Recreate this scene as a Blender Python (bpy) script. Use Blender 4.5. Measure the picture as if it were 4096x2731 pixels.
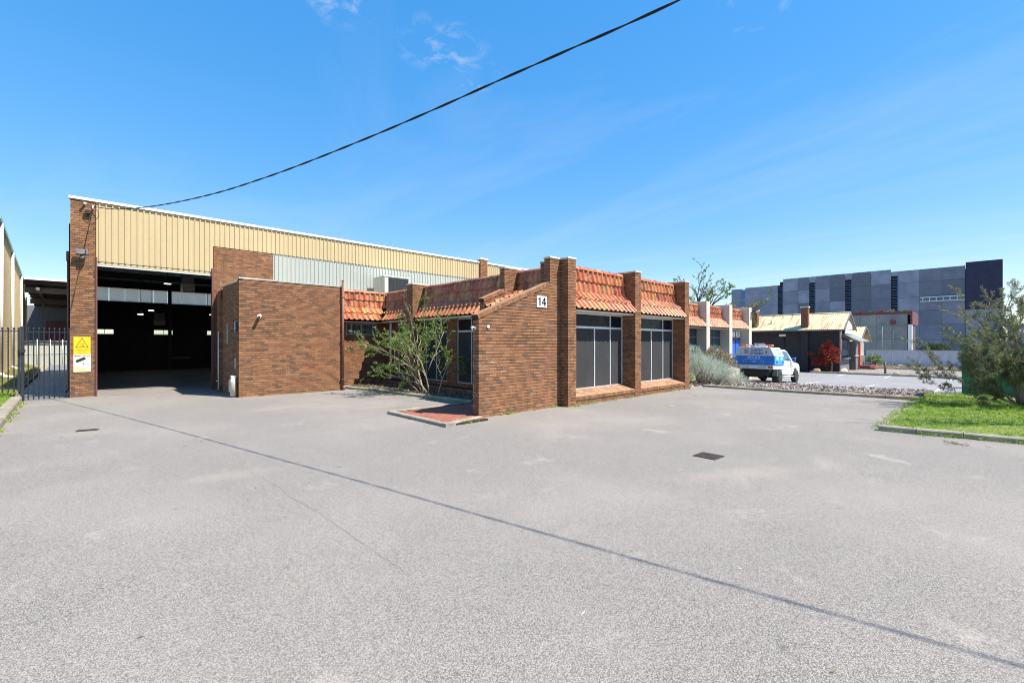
import bpy, bmesh, math, random
import numpy as np
from mathutils import Vector, Matrix
R = random.Random(7)
NR = np.random.default_rng(11)
S = bpy.context.scene
for o in list(bpy.data.objects): bpy.data.objects.remove(o)
C = S.collection

# ---------------------------------------------------------------- camera
YAW = math.atan(1892 / 1820)
FW = (math.cos(YAW), math.sin(YAW)); RT = (math.sin(YAW), -math.cos(YAW))
EYE = 1.91
cam = bpy.data.cameras.new('camera'); cam.lens = 16.0; cam.sensor_width = 36.0
cam.shift_y = 0.0016; cam.clip_start = 0.05; cam.clip_end = 3000
co = bpy.data.objects.new('camera', cam); C.objects.link(co)
co.location = (0, 0, EYE); co.rotation_euler = (math.pi / 2, 0, YAW - math.pi / 2)
S.camera = co

# ---------------------------------------------------------------- sun, sky, exposure
SUN = Vector((0.30, -0.62, 1.0)).normalized()
SUN_EL = math.asin(SUN.z); SUN_ROT = math.atan2(SUN.x, SUN.y)
sl = bpy.data.lights.new('sun', 'SUN'); sl.energy = 5.0; sl.angle = math.radians(0.55); sl.color = (1.0, 0.945, 0.85)
so = bpy.data.objects.new('sun', sl); C.objects.link(so)
so.rotation_euler = (-SUN).to_track_quat('-Z', 'Y').to_euler(); so.location = (20, -40, 60)
W = bpy.data.worlds.new('World'); S.world = W; W.use_nodes = True
nt = W.node_tree; nt.nodes.clear()
def wn(t, **k):
    n = nt.nodes.new(t)
    for a, b in k.items(): setattr(n, a, b)
    return n
sky = wn('ShaderNodeTexSky', sky_type='NISHITA', sun_disc=False, sun_elevation=SUN_EL, sun_rotation=SUN_ROT,
         altitude=0.0, air_density=1.0, dust_density=0.15, ozone_density=3.0)
hsv = wn('ShaderNodeHueSaturation'); hsv.inputs['Saturation'].default_value = 2.4; hsv.inputs['Hue'].default_value = 0.507; hsv.inputs['Value'].default_value = 2.45
gam = wn('ShaderNodeGamma'); gam.inputs[1].default_value = 0.4            # even tone curve over the whole sky
nt.links.new(sky.outputs[0], gam.inputs[0]); nt.links.new(gam.outputs[0], hsv.inputs['Color'])
tc = wn('ShaderNodeTexCoord'); sep = wn('ShaderNodeSeparateXYZ'); nt.links.new(tc.outputs['Generated'], sep.inputs[0])
mz = wn('ShaderNodeMath', operation='MAXIMUM'); mz.inputs[1].default_value = 0.06; nt.links.new(sep.outputs[2], mz.inputs[0])
dx = wn('ShaderNodeMath', operation='DIVIDE'); dy = wn('ShaderNodeMath', operation='DIVIDE')
nt.links.new(sep.outputs[0], dx.inputs[0]); nt.links.new(mz.outputs[0], dx.inputs[1])
nt.links.new(sep.outputs[1], dy.inputs[0]); nt.links.new(mz.outputs[0], dy.inputs[1])
cmb = wn('ShaderNodeCombineXYZ'); nt.links.new(dx.outputs[0], cmb.inputs[0]); nt.links.new(dy.outputs[0], cmb.inputs[1])
def cloud(scale, lo, hi, dist, detail, off, rough=0.55, stretch=(1, 1, 1)):
    mp = wn('ShaderNodeMapping'); mp.inputs['Location'].default_value = off; mp.inputs['Scale'].default_value = stretch
    nt.links.new(cmb.outputs[0], mp.inputs[0])
    n = wn('ShaderNodeTexNoise'); n.inputs['Scale'].default_value = scale; n.inputs['Detail'].default_value = detail
    n.inputs['Roughness'].default_value = rough; n.inputs['Distortion'].default_value = dist
    nt.links.new(mp.outputs[0], n.inputs['Vector'])
    r = wn('ShaderNodeMapRange'); r.inputs['From Min'].default_value = lo; r.inputs['From Max'].default_value = hi
    nt.links.new(n.outputs[0], r.inputs['Value']); return r
c1 = cloud(0.55, 0.47, 0.86, 1.0, 8, (3.1, 1.2, 0), 0.6, (1.0, 0.32, 1))       # thin high streaks
c2 = cloud(9.0, 0.50, 0.72, 0.6, 7, (1.7, 4.4, 0), 0.62)                        # a few small puffs
msk = None
for (px_, py_, rd) in ((.90, 1.27, .18), (1.09, 1.33, .13), (.565, 1.33, .12), (1.46, .47, .13), (-1.2, .6, .3), (2.6, -.8, .4)):     # small puffs drift in a few groups
    ds = wn('ShaderNodeVectorMath', operation='DISTANCE'); nt.links.new(cmb.outputs[0], ds.inputs[0]); ds.inputs[1].default_value = (px_, py_, 0)
    rm = wn('ShaderNodeMapRange'); rm.inputs['From Min'].default_value = rd; rm.inputs['From Max'].default_value = rd * .35; nt.links.new(ds.outputs['Value'], rm.inputs['Value'])
    if msk is None: msk = rm.outputs[0]
    else:
        q_ = wn('ShaderNodeMath', operation='MAXIMUM'); nt.links.new(msk, q_.inputs[0]); nt.links.new(rm.outputs[0], q_.inputs[1]); msk = q_.outputs[0]
mm = wn('ShaderNodeMath', operation='MULTIPLY'); nt.links.new(c2.outputs[0], mm.inputs[0]); nt.links.new(msk, mm.inputs[1])
m1 = wn('ShaderNodeMath', operation='MULTIPLY'); m1.inputs[1].default_value = 0.28; nt.links.new(c1.outputs[0], m1.inputs[0])
m2 = wn('ShaderNodeMath', operation='MULTIPLY'); m2.inputs[1].default_value = 0.42; nt.links.new(mm.outputs[0], m2.inputs[0])
ad = wn('ShaderNodeMath', operation='ADD', use_clamp=True); nt.links.new(m1.outputs[0], ad.inputs[0]); nt.links.new(m2.outputs[0], ad.inputs[1])
mx = wn('ShaderNodeMix', data_type='RGBA'); nt.links.new(ad.outputs[0], mx.inputs[0]); nt.links.new(hsv.outputs[0], mx.inputs[6])
mx.inputs[7].default_value = (3.9, 4.05, 4.3, 1)
bg = wn('ShaderNodeBackground'); bg.inputs['Strength'].default_value = 0.125; nt.links.new(mx.outputs[2], bg.inputs['Color'])
wo = wn('ShaderNodeOutputWorld'); nt.links.new(bg.outputs[0], wo.inputs[0])
S.view_settings.view_transform = 'Standard'; S.view_settings.look = 'None'; S.view_settings.gamma = 1.0
S.view_settings.use_curve_mapping = False; S.view_settings.exposure = 0.90
S.cycles.max_bounces = 6; S.cycles.filter_width = 1.05

# ---------------------------------------------------------------- terrain
TP = [(-1e6, 0.0), (18, 0.0), (33.5, -.53), (45, -.64), (60, -.72), (1e6, -.72)]
def terr(x):
    for (a, za), (b, zb) in zip(TP, TP[1:]):
        if x <= b: return za + (zb - za) * (x - a) / (b - a)
    return -.72
def screen(p):   # size on screen of one metre at p, and whether in front
    t = p[0] * FW[0] + p[1] * FW[1]
    return t, (p[0] * RT[0] + p[1] * RT[1]) / t if t > .1 else 9

# ---------------------------------------------------------------- materials
class NT:
    def __init__(s, name):
        s.m = bpy.data.materials.new(name); s.m.use_nodes = True; s.t = s.m.node_tree
        s.b = s.t.nodes['Principled BSDF']; s.o = s.t.nodes['Material Output']
    def n(s, typ, inp=None, **k):
        n = s.t.nodes.new(typ)
        for a, b in k.items(): setattr(n, a, b)
        for a, b in (inp or {}).items():
            if isinstance(b, bpy.types.NodeSocket): s.t.links.new(b, n.inputs[a])
            else: n.inputs[a].default_value = b
        return n
    def l(s, a, b): s.t.links.new(a, b)
    def obj(s): return s.n('ShaderNodeTexCoord').outputs['Object']
    def noise(s, scale, detail=4, rough=.55, vec=None, dist=0):
        return s.n('ShaderNodeTexNoise', {'Vector': vec or s.obj(), 'Scale': scale, 'Detail': detail, 'Roughness': rough, 'Distortion': dist}).outputs[0]
    def ramp(s, fac, stops):
        n = s.n('ShaderNodeValToRGB', {'Fac': fac}); e = n.color_ramp.elements
        while len(e) < len(stops): e.new(0.5)
        for q, (p, c) in zip(e, stops): q.position = p; q.color = (c[0], c[1], c[2], 1) if len(c) > 1 else (c[0],) * 3 + (1,)
        return n.outputs[0]
    def math(s, op, a, b=0.0, clamp=False):
        return s.n('ShaderNodeMath', {0: a, 1: b}, operation=op, use_clamp=clamp).outputs[0]
    def mix(s, fac, a, b, blend='MIX'):
        n = s.n('ShaderNodeMix', data_type='RGBA', blend_type=blend)
        for i, v in ((0, fac), (6, a), (7, b)):
            if isinstance(v, bpy.types.NodeSocket): s.l(v, n.inputs[i])
            else: n.inputs[i].default_value = v if i == 0 else (v[0], v[1], v[2], 1)
        return n.outputs[2]
    def rng(s, v, a, b, c=0., d=1.):
        return s.n('ShaderNodeMapRange', {'Value': v, 'From Min': a, 'From Max': b, 'To Min': c, 'To Max': d}).outputs[0]
    def col(s, v):
        if isinstance(v, bpy.types.NodeSocket): s.l(v, s.b.inputs['Base Color'])
        else: s.b.inputs['Base Color'].default_value = (*v, 1)
        return s
    def set(s, rough=None, metal=None, spec=None):
        for k, v in (('Roughness', rough), ('Metallic', metal), ('Specular IOR Level', spec)):
            if v is None: continue
            if isinstance(v, bpy.types.NodeSocket): s.l(v, s.b.inputs[k])
            else: s.b.inputs[k].default_value = v
        return s
    def bump(s, h, strength=.3, dist=.01):
        n = s.n('ShaderNodeBump', {'Height': h, 'Strength': strength, 'Distance': dist}); s.l(n.outputs[0], s.b.inputs['Normal']); return s

def plain(name, c, rough=.5, var=.12, scale=3., metal=0., fine=0., bump=0., spec=.5):
    """paint / metal / plaster with soft tonal variation, wear and a little relief"""
    k = NT(name); a = k.noise(scale, 5); f = k.rng(a, .3, .7, 1 - var, 1 + var)
    if fine:
        f = k.math('MULTIPLY', f, k.rng(k.noise(scale * 40, 2), .3, .7, 1 - fine, 1 + fine))
    k.col(k.mix(1.0, c, k.n('ShaderNodeCombineColor', {0: f, 1: f, 2: f}).outputs[0], 'MULTIPLY'))
    k.set(k.rng(k.noise(scale * 2.3, 3), .3, .7, max(.05, rough - .08), min(1, rough + .08)), metal, spec)
    if bump: k.bump(k.noise(scale * 25, 4), bump, .004)
    return k.m

M = {}
def brick_mat(name, stops, edge, edgew=.055, tint_scale=.8, dk=(.11, .07, .05), wm=(.29, .125, .058)):
    k = NT(name)
    at = k.n('ShaderNodeAttribute', attribute_name='rnd').outputs['Fac']
    oi = k.n('ShaderNodeObjectInfo').outputs['Random']
    r = k.math('FRACT', k.math('ADD', at, oi))
    uv = k.n('ShaderNodeUVMap', uv_map='UVMap').outputs[0]
    sp = k.n('ShaderNodeSeparateXYZ', {0: uv})
    def tri(v, w):
        a = k.math('ABSOLUTE', k.math('SUBTRACT', v, .5)); return k.rng(a, .5 - w, .5 - w * .35, 0, 1)
    e = k.math('MAXIMUM', tri(sp.outputs[0], edgew), k.math('MULTIPLY', tri(sp.outputs[1], edgew * 2.2), .45), True)
    geo = k.n('ShaderNodeNewGeometry').outputs['Position']
    nz = k.noise(7, 4, .6, geo); e = k.math('MULTIPLY', e, k.rng(nz, .3, .62, .15, .95))
    c = k.ramp(r, stops)
    sp2 = k.noise(170, 2, .6, geo); c = k.mix(k.rng(sp2, .4, .72, 0, .35), c, (.09, .045, .03))
    c = k.mix(k.rng(k.noise(60, 3, .6, geo), .5, .8, 0, .35), c, edge)
    c = k.mix(k.math('MULTIPLY', e, .75), c, edge)
    big = k.noise(tint_scale, 4, .6, geo)
    c = k.mix(k.rng(big, .46, .78, 0, .28), c, dk)
    c = k.mix(k.rng(k.noise(.33, 3, .6, geo), .35, .7, 0, .28), c, wm)
    ef = k.math('MULTIPLY', k.rng(k.noise(1.1, 5, .7, geo), .57, .70, 0, 1), k.rng(k.noise(9, 3, .6, geo), .48, .68, 0, .6))
    c = k.mix(ef, c, (.42, .37, .33))
    k.col(c).set(.88, 0, .25).bump(k.noise(120, 3, .6, geo), .5, .004)
    return k.m
M['brick'] = brick_mat('brown_face_brick', [(0, (.135, .06, .031)), (.16, (.21, .092, .044)), (.32, (.295, .132, .062)), (.46, (.18, .08, .04)), (.6, (.25, .112, .052)), (.74, (.32, .155, .078)), (.86, (.16, .078, .043)), (.95, (.105, .066, .045)), (1, (.08, .058, .044))], (.54, .345, .205))
M['cream_brick'] = brick_mat('cream_face_brick', [(0, (.62, .45, .22)), (.5, (.74, .56, .30)), (1, (.55, .40, .20))], (.78, .62, .38), .04, .8, (.5, .36, .18), (.76, .56, .28))
M['mortar'] = plain('dark_mortar', (.032, .02, .014), .95, .2, 6, bump=.3)
M['cream_mortar'] = plain('cream_mortar', (.16, .11, .06), .95, .2, 6)
def tile_mat():
    k = NT('glazed_terracotta')
    oi = k.n('ShaderNodeObjectInfo').outputs['Random']
    c = k.ramp(oi, [(0, (.24, .04, .014)), (.2, (.37, .075, .024)), (.4, (.46, .14, .045)), (.55, (.29, .08, .022)), (.7, (.48, .16, .07)), (.82, (.40, .18, .045)), (.92, (.19, .034, .016)), (1, (.48, .27, .085))])
    g = k.n('ShaderNodeNewGeometry').outputs['Position']
    c = k.mix(k.rng(k.noise(9, 5, .6, g), .45, .75, 0, .6), c, (.54, .36, .20))
    c = k.mix(k.rng(k.noise(3, 5, .7, g), .55, .8, 0, .55), c, (.13, .055, .03))
    c = k.mix(k.rng(k.noise(45, 3, .7, g), .66, .74, 0, .5), c, (.62, .55, .45))
    k.col(c).set(k.rng(k.noise(14, 3, .5, g), .3, .7, .28, .42), 0, .45).bump(k.noise(60, 3, .6, g), .2, .003)
    return k.m
M['tile'] = tile_mat()
def asphalt(name, light, dark, warm, stain=.42, marks=()):
    k = NT(name); g = k.n('ShaderNodeNewGeometry').outputs['Position']
    v = k.n('ShaderNodeTexVoronoi', {'Vector': g, 'Scale': 140., 'Randomness': 1.}); vc = k.n('ShaderNodeSeparateColor', {0: v.outputs['Color']}).outputs[0]
    c = k.ramp(vc, [(0, dark), (.22, tuple(d * .55 + l * .45 for d, l in zip(dark, light))), (.6, light), (.86, tuple(min(.9, q * 1.2) for q in light)), (1, warm)])
    c = k.mix(k.rng(k.noise(260, 2, .6, g), .4, .65, 0, .3), c, dark)
    c = k.mix(k.rng(v.outputs['Distance'], .35, .75, 0, .7), c, tuple(q * .4 for q in dark))
    c = k.mix(k.rng(k.noise(.45, 5, .6, g), .38, .72, 0, stain), c, tuple(q * .62 for q in light))
    c = k.mix(k.rng(k.noise(.23, 4, .6, g), .45, .8, 0, .35), c, warm)
    c = k.mix(k.math('MULTIPLY', k.rng(k.noise(2.3, 6, .7, g, 1.2), .6, .74, 0, 1), .26), c, tuple(q * .45 for q in light))
    c = k.mix(k.math('MULTIPLY', k.rng(k.noise(1.3, 6, .7, g, .6), .60, .72, 0, 1), .30), c, tuple(min(.8, q * 1.25) for q in warm))
    tv = k.n('ShaderNodeMapping', {'Vector': g, 'Scale': (1.5, .13, 1.), 'Rotation': (0, 0, .35)}).outputs[0]
    c = k.mix(k.math('MULTIPLY', k.rng(k.noise(1.1, 5, .6, tv, .8), .52, .7, 0, 1), .16), c, tuple(q * .5 for q in light))
    for (cx, cy, rx, ry, rot, amt, colr) in marks:          # sandy wash, patched and oily areas with ragged edges
        mp = k.n('ShaderNodeMapping', {'Vector': g, 'Location': (cx, cy, 0), 'Rotation': (0, 0, rot), 'Scale': (rx, ry, 1)}, vector_type='TEXTURE').outputs[0]
        ln = k.n('ShaderNodeVectorMath', {0: mp}, operation='LENGTH').outputs['Value']
        ln = k.math('ADD', ln, k.rng(k.noise(2.6, 5, .65, g), .25, .75, -.55, .55))
        c = k.mix(k.math('MULTIPLY', k.rng(ln, 1.05, .1, 0, .45), amt), c, colr)
    # stains and dark spots of their own shape
    sv = k.n('ShaderNodeTexVoronoi', {'Vector': g, 'Scale': .9, 'Randomness': 1.})
    sp = k.math('MULTIPLY', k.rng(k.math('ADD', sv.outputs['Distance'], k.rng(k.noise(14, 4, .6, g), 0, 1, -.03, .03)), .02, .05, 1, 0), .55)
    c = k.mix(sp, c, tuple(q * .4 for q in dark))
    k.col(c).set(.9, 0, .3)
    h = k.math('ADD', k.math('MULTIPLY', v.outputs['Distance'], -1.), k.noise(30, 3, .6, g)); k.bump(h, .55, .006)
    return k.m
M['yard'] = asphalt('weathered_asphalt', (.372, .338, .304), (.115, .104, .094), (.42, .368, .312), .2, [(7.0, 2.5, 1.5, .35, -.5, .4, (.48, .41, .32)), (8.6, 1.7, .7, .25, .6, .35, (.47, .41, .33)), (7.3, 3.3, 1.0, .9, 0, .25, (.26, .24, .225)), (1.0, 6.9, .9, .5, .4, .3, (.25, .23, .215)), (1.6, 7.6, .8, .35, -.2, .35, (.46, .38, .30)), (4.6, 14.5, 1.4, .35, .2, .4, (.44, .35, .24)), (6.6, 12.6, .9, .3, .1, .4, (.45, .37, .26)), (7.0, 6.2, .9, .3, .5, .35, (.45, .38, .31)), (13.5, 5.0, 2.0, .8, .1, .25, (.27, .25, .235)), (.2, 13.2, .9, .5, .2, .35, (.46, .39, .30)), (2.6, 3.0, .8, .5, .3, .25, (.25, .235, .22)), (10.8, 4.4, 1.3, .4, .4, .3, (.27, .25, .235)), (3.0, 11.0, 2.2, .5, 1.1, .22, (.27, .25, .235)), (1.6, 18.5, 1.6, 2.2, 0, .3, (.45, .39, .31))])
M['carpark'] = asphalt('carpark_asphalt', (.34, .325, .33), (.2, .19, .19), (.37, .345, .335), .2)
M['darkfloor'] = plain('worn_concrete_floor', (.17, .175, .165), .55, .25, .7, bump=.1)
M['concrete'] = plain('kerb_concrete', (.27, .235, .18), .92, .32, 2.2, fine=.22, bump=.6)
M['concrete_pale'] = plain('pale_cap_concrete', (.56, .51, .42), .9, .22, 3, fine=.12, bump=.3)
M['white'] = plain('white_metal_paint', (.80, .80, .78), .45, .05, 2)
def sheet_mat(name, c):
    k = NT(name); g = k.n('ShaderNodeNewGeometry').outputs['Position']
    st = k.n('ShaderNodeMapping', {'Vector': g, 'Scale': (1., 1., .07)}).outputs[0]
    q = k.mix(k.rng(k.noise(5, 5, .65, st), .45, .75, 0, .30), c, tuple(v * .62 for v in c)); q = k.mix(k.rng(k.noise(.5, 4, .6, g), .35, .7, 0, .25), q, tuple(v * .8 for v in c))
    oi = k.n('ShaderNodeObjectInfo').outputs['Random']; q = k.mix(k.rng(oi, 0, 1, 0, .12), q, tuple(v * .7 for v in c))
    k.col(q).set(k.rng(k.noise(3, 3, .5, g), .3, .7, .35, .55), 0, .4); return k.m
M['white_sheet'] = sheet_mat('off_white_sheet', (.39, .405, .36))
M['yellow_sheet'] = sheet_mat('cream_yellow_sheet', (.50, .39, .22))
M['alu'] = plain('anodised_aluminium', (.62, .64, .66), .4, .08, 3, metal=.35)
M['brown_paint'] = plain('red_brown_paint', (.14, .055, .045), .5, .15, 3)
M['brown_pipe'] = plain('brown_pipe_paint', (.17, .07, .045), .5, .15, 3)
M['cream_paint'] = plain('cream_render', (.52, .46, .375), .85, .08, 1.2, fine=.04, bump=.15)
M['black'] = plain('black_plastic', (.018, .018, .02), .5, .2, 4)
M['fence_steel'] = plain('charcoal_powdercoat', (.02, .024, .032), .45, .15, 3)
M['dark_steel'] = plain('dark_steel', (.035, .038, .04), .6, .2, 2)
M['screen'] = plain('dark_security_screen', (.05, .05, .053), .8, .12, 1.2, fine=.12, spec=.08)
M['glass_top'] = plain('upper_window_glass', (.008, .011, .02), .25, .1, 2, spec=.12)
M['glass_dark'] = plain('dark_window_glass', (.012, .015, .02), .08, .1, 2, spec=.6)
M['yellow_sign'] = plain('yellow_sign_face', (.85, .52, .01), .4, .05, 3)
M['faded_print'] = plain('faded_brown_print', (.38, .18, .01), .5, .1, 5)
M['sign_white'] = plain('sign_white', (.80, .80, .76), .4, .06, 3)
M['sign_cream'] = plain('sign_pale_yellow', (.80, .70, .36), .4, .06, 3)
M['print_black'] = plain('black_print', (.02, .02, .02), .5, .1, 3)
M['foil'] = plain('roof_insulation', (.22, .23, .22), .5, .3, 3)
M['ac_cream'] = plain('aircon_casing', (.60, .56, .44), .5, .07, 2)
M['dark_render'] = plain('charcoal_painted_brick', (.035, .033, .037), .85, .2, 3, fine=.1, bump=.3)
M['mid_grey'] = plain('grey_painted_brick', (.15, .145, .155), .85, .15, 3, fine=.1, bump=.3)
M['fence_blue'] = plain('blue_grey_sheet', (.52, .53, .60), .5, .08, 1)
M['burgundy'] = plain('burgundy_metal', (.14, .04, .045), .5, .1, 1.5)
M['cab_green'] = plain('green_cabinet_paint', (.02, .20, .105), .45, .12, 1.2)
M['red_orange'] = plain('orange_red_paint', (.75, .10, .02), .45, .1, 2)
M['timber'] = plain('weathered_timber', (.17, .12, .075), .9, .3, 6, bump=.5)
M['stone'] = plain('tan_boulder', (.40, .27, .17), .9, .3, 3, fine=.2, bump=.7)
M['line_white'] = plain('worn_line_paint', (.66, .66, .64), .8, .2, 2.5, fine=.15)
M['cable_shadow'] = plain('cable_shadow_tone', (.085, .082, .085), .85, .3, 5, fine=.3, bump=.4)  # unused; dark tone meant for the line that the overhead cable's shadow draws
M['crack'] = plain('crack_dirt', (.19, .165, .125), .95, .4, 6)
M['grate'] = plain('rusty_grate', (.05, .035, .03), .7, .35, 9, bump=.3)
M['recess_shade'] = plain('recess_shade_black', (.01, .01, .01), .95, .2, 3)  # near-black colour painted in for the shade of drain pits and wall slots
M['cable'] = plain('black_cable', (.006, .006, .007), .6, .1, 3)
def lamp(name, c, e):
    k = NT(name); k.col(c); k.b.inputs['Emission Color'].default_value = (*c, 1); k.b.inputs['Emission Strength'].default_value = e; return k.m
M['lamp'] = lamp('high_bay_lamp', (1, .98, .92), 6.0)
def translucent(name, c):
    k = NT(name); t = k.n('ShaderNodeBsdfTranslucent', {0: (*c, 1)}); d = k.n('ShaderNodeBsdfDiffuse', {0: (*c, 1)})
    m = k.n('ShaderNodeMixShader', {0: .25}); k.l(t.outputs[0], m.inputs[1]); k.l(d.outputs[0], m.inputs[2]); k.l(m.outputs[0], k.o.inputs[0]); return k.m
M['skylight'] = translucent('translucent_sheet', (.92, .92, .86))
def glass(name, c, rough=.03):
    k = NT(name); k.col(c).set(rough, 0, .8); return k.m
M['car_glass'] = glass('car_glass', (.03, .075, .11))
M['window_blue'] = glass('sky_reflecting_window', (.03, .06, .09))
def clear_glass(name):
    k = NT(name); t = k.n('ShaderNodeBsdfTransparent', {0: (.86, .89, .88, 1)}); gl = k.n('ShaderNodeBsdfGlossy', {0: (1, 1, 1, 1), 'Roughness': .04})
    m = k.n('ShaderNodeMixShader', {0: .08}); k.l(t.outputs[0], m.inputs[1]); k.l(gl.outputs[0], m.inputs[2]); k.l(m.outputs[0], k.o.inputs[0]); return k.m
M['clear'] = clear_glass('clear_pane')
def leaf_mat(name, stops, trans=.25, rough=.45):
    k = NT(name); at = k.n('ShaderNodeAttribute', attribute_name='rnd').outputs['Fac']
    c = k.ramp(at, stops); k.col(c).set(rough, 0, .35)
    t = k.n('ShaderNodeBsdfTranslucent'); k.l(c, t.inputs[0])
    m = k.n('ShaderNodeMixShader', {0: trans}); k.l(k.b.outputs[0], m.inputs[1]); k.l(t.outputs[0], m.inputs[2]); k.l(m.outputs[0], k.o.inputs[0]); return k.m
M['leaf_camellia'] = leaf_mat('glossy_leaf', [(0, (.07, .15, .02)), (.5, (.13, .235, .035)), (.85, (.24, .33, .06)), (1, (.40, .38, .09))], .35, .4)
M['leaf_salt'] = leaf_mat('silver_leaf', [(0, (.30, .37, .29)), (.5, (.50, .57, .47)), (1, (.70, .75, .64))], .2, .7)
M['leaf_bottle'] = leaf_mat('narrow_olive_leaf', [(0, (.075, .10, .04)), (.4, (.17, .20, .085)), (.75, (.27, .28, .13)), (1, (.40, .32, .18))], .2, .5)
M['leaf_red'] = leaf_mat('red_leaf', [(0, (.13, .015, .015)), (.5, (.36, .04, .03)), (.85, (.55, .10, .05)), (1, (.30, .15, .05))], .25, .45)
M['leaf_tree'] = leaf_mat('bright_leaf', [(0, (.06, .13, .02)), (.6, (.13, .24, .03)), (1, (.28, .33, .06))], .3, .5)
M['petal'] = leaf_mat('magenta_bract', [(0, (.35, .02, .07)), (1, (.55, .06, .14))], .3, .6)
M['leaf_dry'] = leaf_mat('dry_flower', [(0, (.2, .14, .07)), (.5, (.42, .33, .22)), (.8, (.17, .2, .06)), (1, (.6, .52, .42))], .2, .7)
M['leaf_hedge'] = leaf_mat('hedge_leaf', [(0, (.02, .05, .01)), (.6, (.06, .11, .02)), (1, (.14, .19, .04))], .2, .5)
M['grass'] = leaf_mat('lawn_blade', [(0, (.12, .22, .012)), (.5, (.24, .40, .025)), (.85, (.36, .50, .06)), (1, (.55, .48, .18))], .4, .7)
M['drygrass'] = leaf_mat('dry_lawn_blade', [(0, (.13, .17, .03)), (.5, (.30, .28, .08)), (1, (.45, .36, .16))], .3, .6)
M['stem'] = plain('pale_stem', (.36, .30, .20), .85, .3, 9, bump=.4)
M['stem_grey'] = plain('grey_stem', (.30, .255, .20), .85, .3, 9, bump=.4)
M['stem_dark'] = plain('dark_stem', (.06, .045, .035), .85, .3, 9, bump=.4)
M['chip'] = leaf_mat('mulch_chip', [(0, (.09, .065, .055)), (.35, (.24, .19, .17)), (.7, (.42, .36, .33)), (1, (.62, .55, .50))], 0.0, .9)
M['soil'] = plain('dark_soil', (.055, .04, .03), .95, .4, 5, fine=.3, bump=.6)
M['dirt'] = plain('dry_ground', (.30, .245, .17), .95, .3, 1.5, fine=.25, bump=.5)
M['turf'] = plain('turf_soil', (.13, .17, .03), .95, .35, 4, fine=.3, bump=.5)

# ---------------------------------------------------------------- object helpers
WL = {}                                     # world origin of each object (translation only)
def thing(name, label, cat, loc, group=None):
    o = bpy.data.objects.new(name, None); C.objects.link(o); o.location = loc; WL[o] = Vector(loc)
    o.empty_display_size = .2; o['label'] = label; o['category'] = cat
    if group: o['group'] = group
    return o
def tag(o, label=None, cat=None, group=None, kind=None):
    for k, v in (('label', label), ('category', cat), ('group', group), ('kind', kind)):
        if v: o[k] = v
    return o
def link(name, me, mat, parent=None, loc=None):
    o = bpy.data.objects.new(name, me); C.objects.link(o)
    if mat is not None and not me.materials: me.materials.append(M[mat] if isinstance(mat, str) else mat)
    if parent is not None:
        o.parent = parent; WL[o] = WL[parent].copy()
    else: WL[o] = Vector((0, 0, 0))
    if loc is not None:
        loc = Vector(loc); base = WL[parent] if parent is not None else Vector((0, 0, 0))
        o.location = loc - base; WL[o] = loc
    return o

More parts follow.
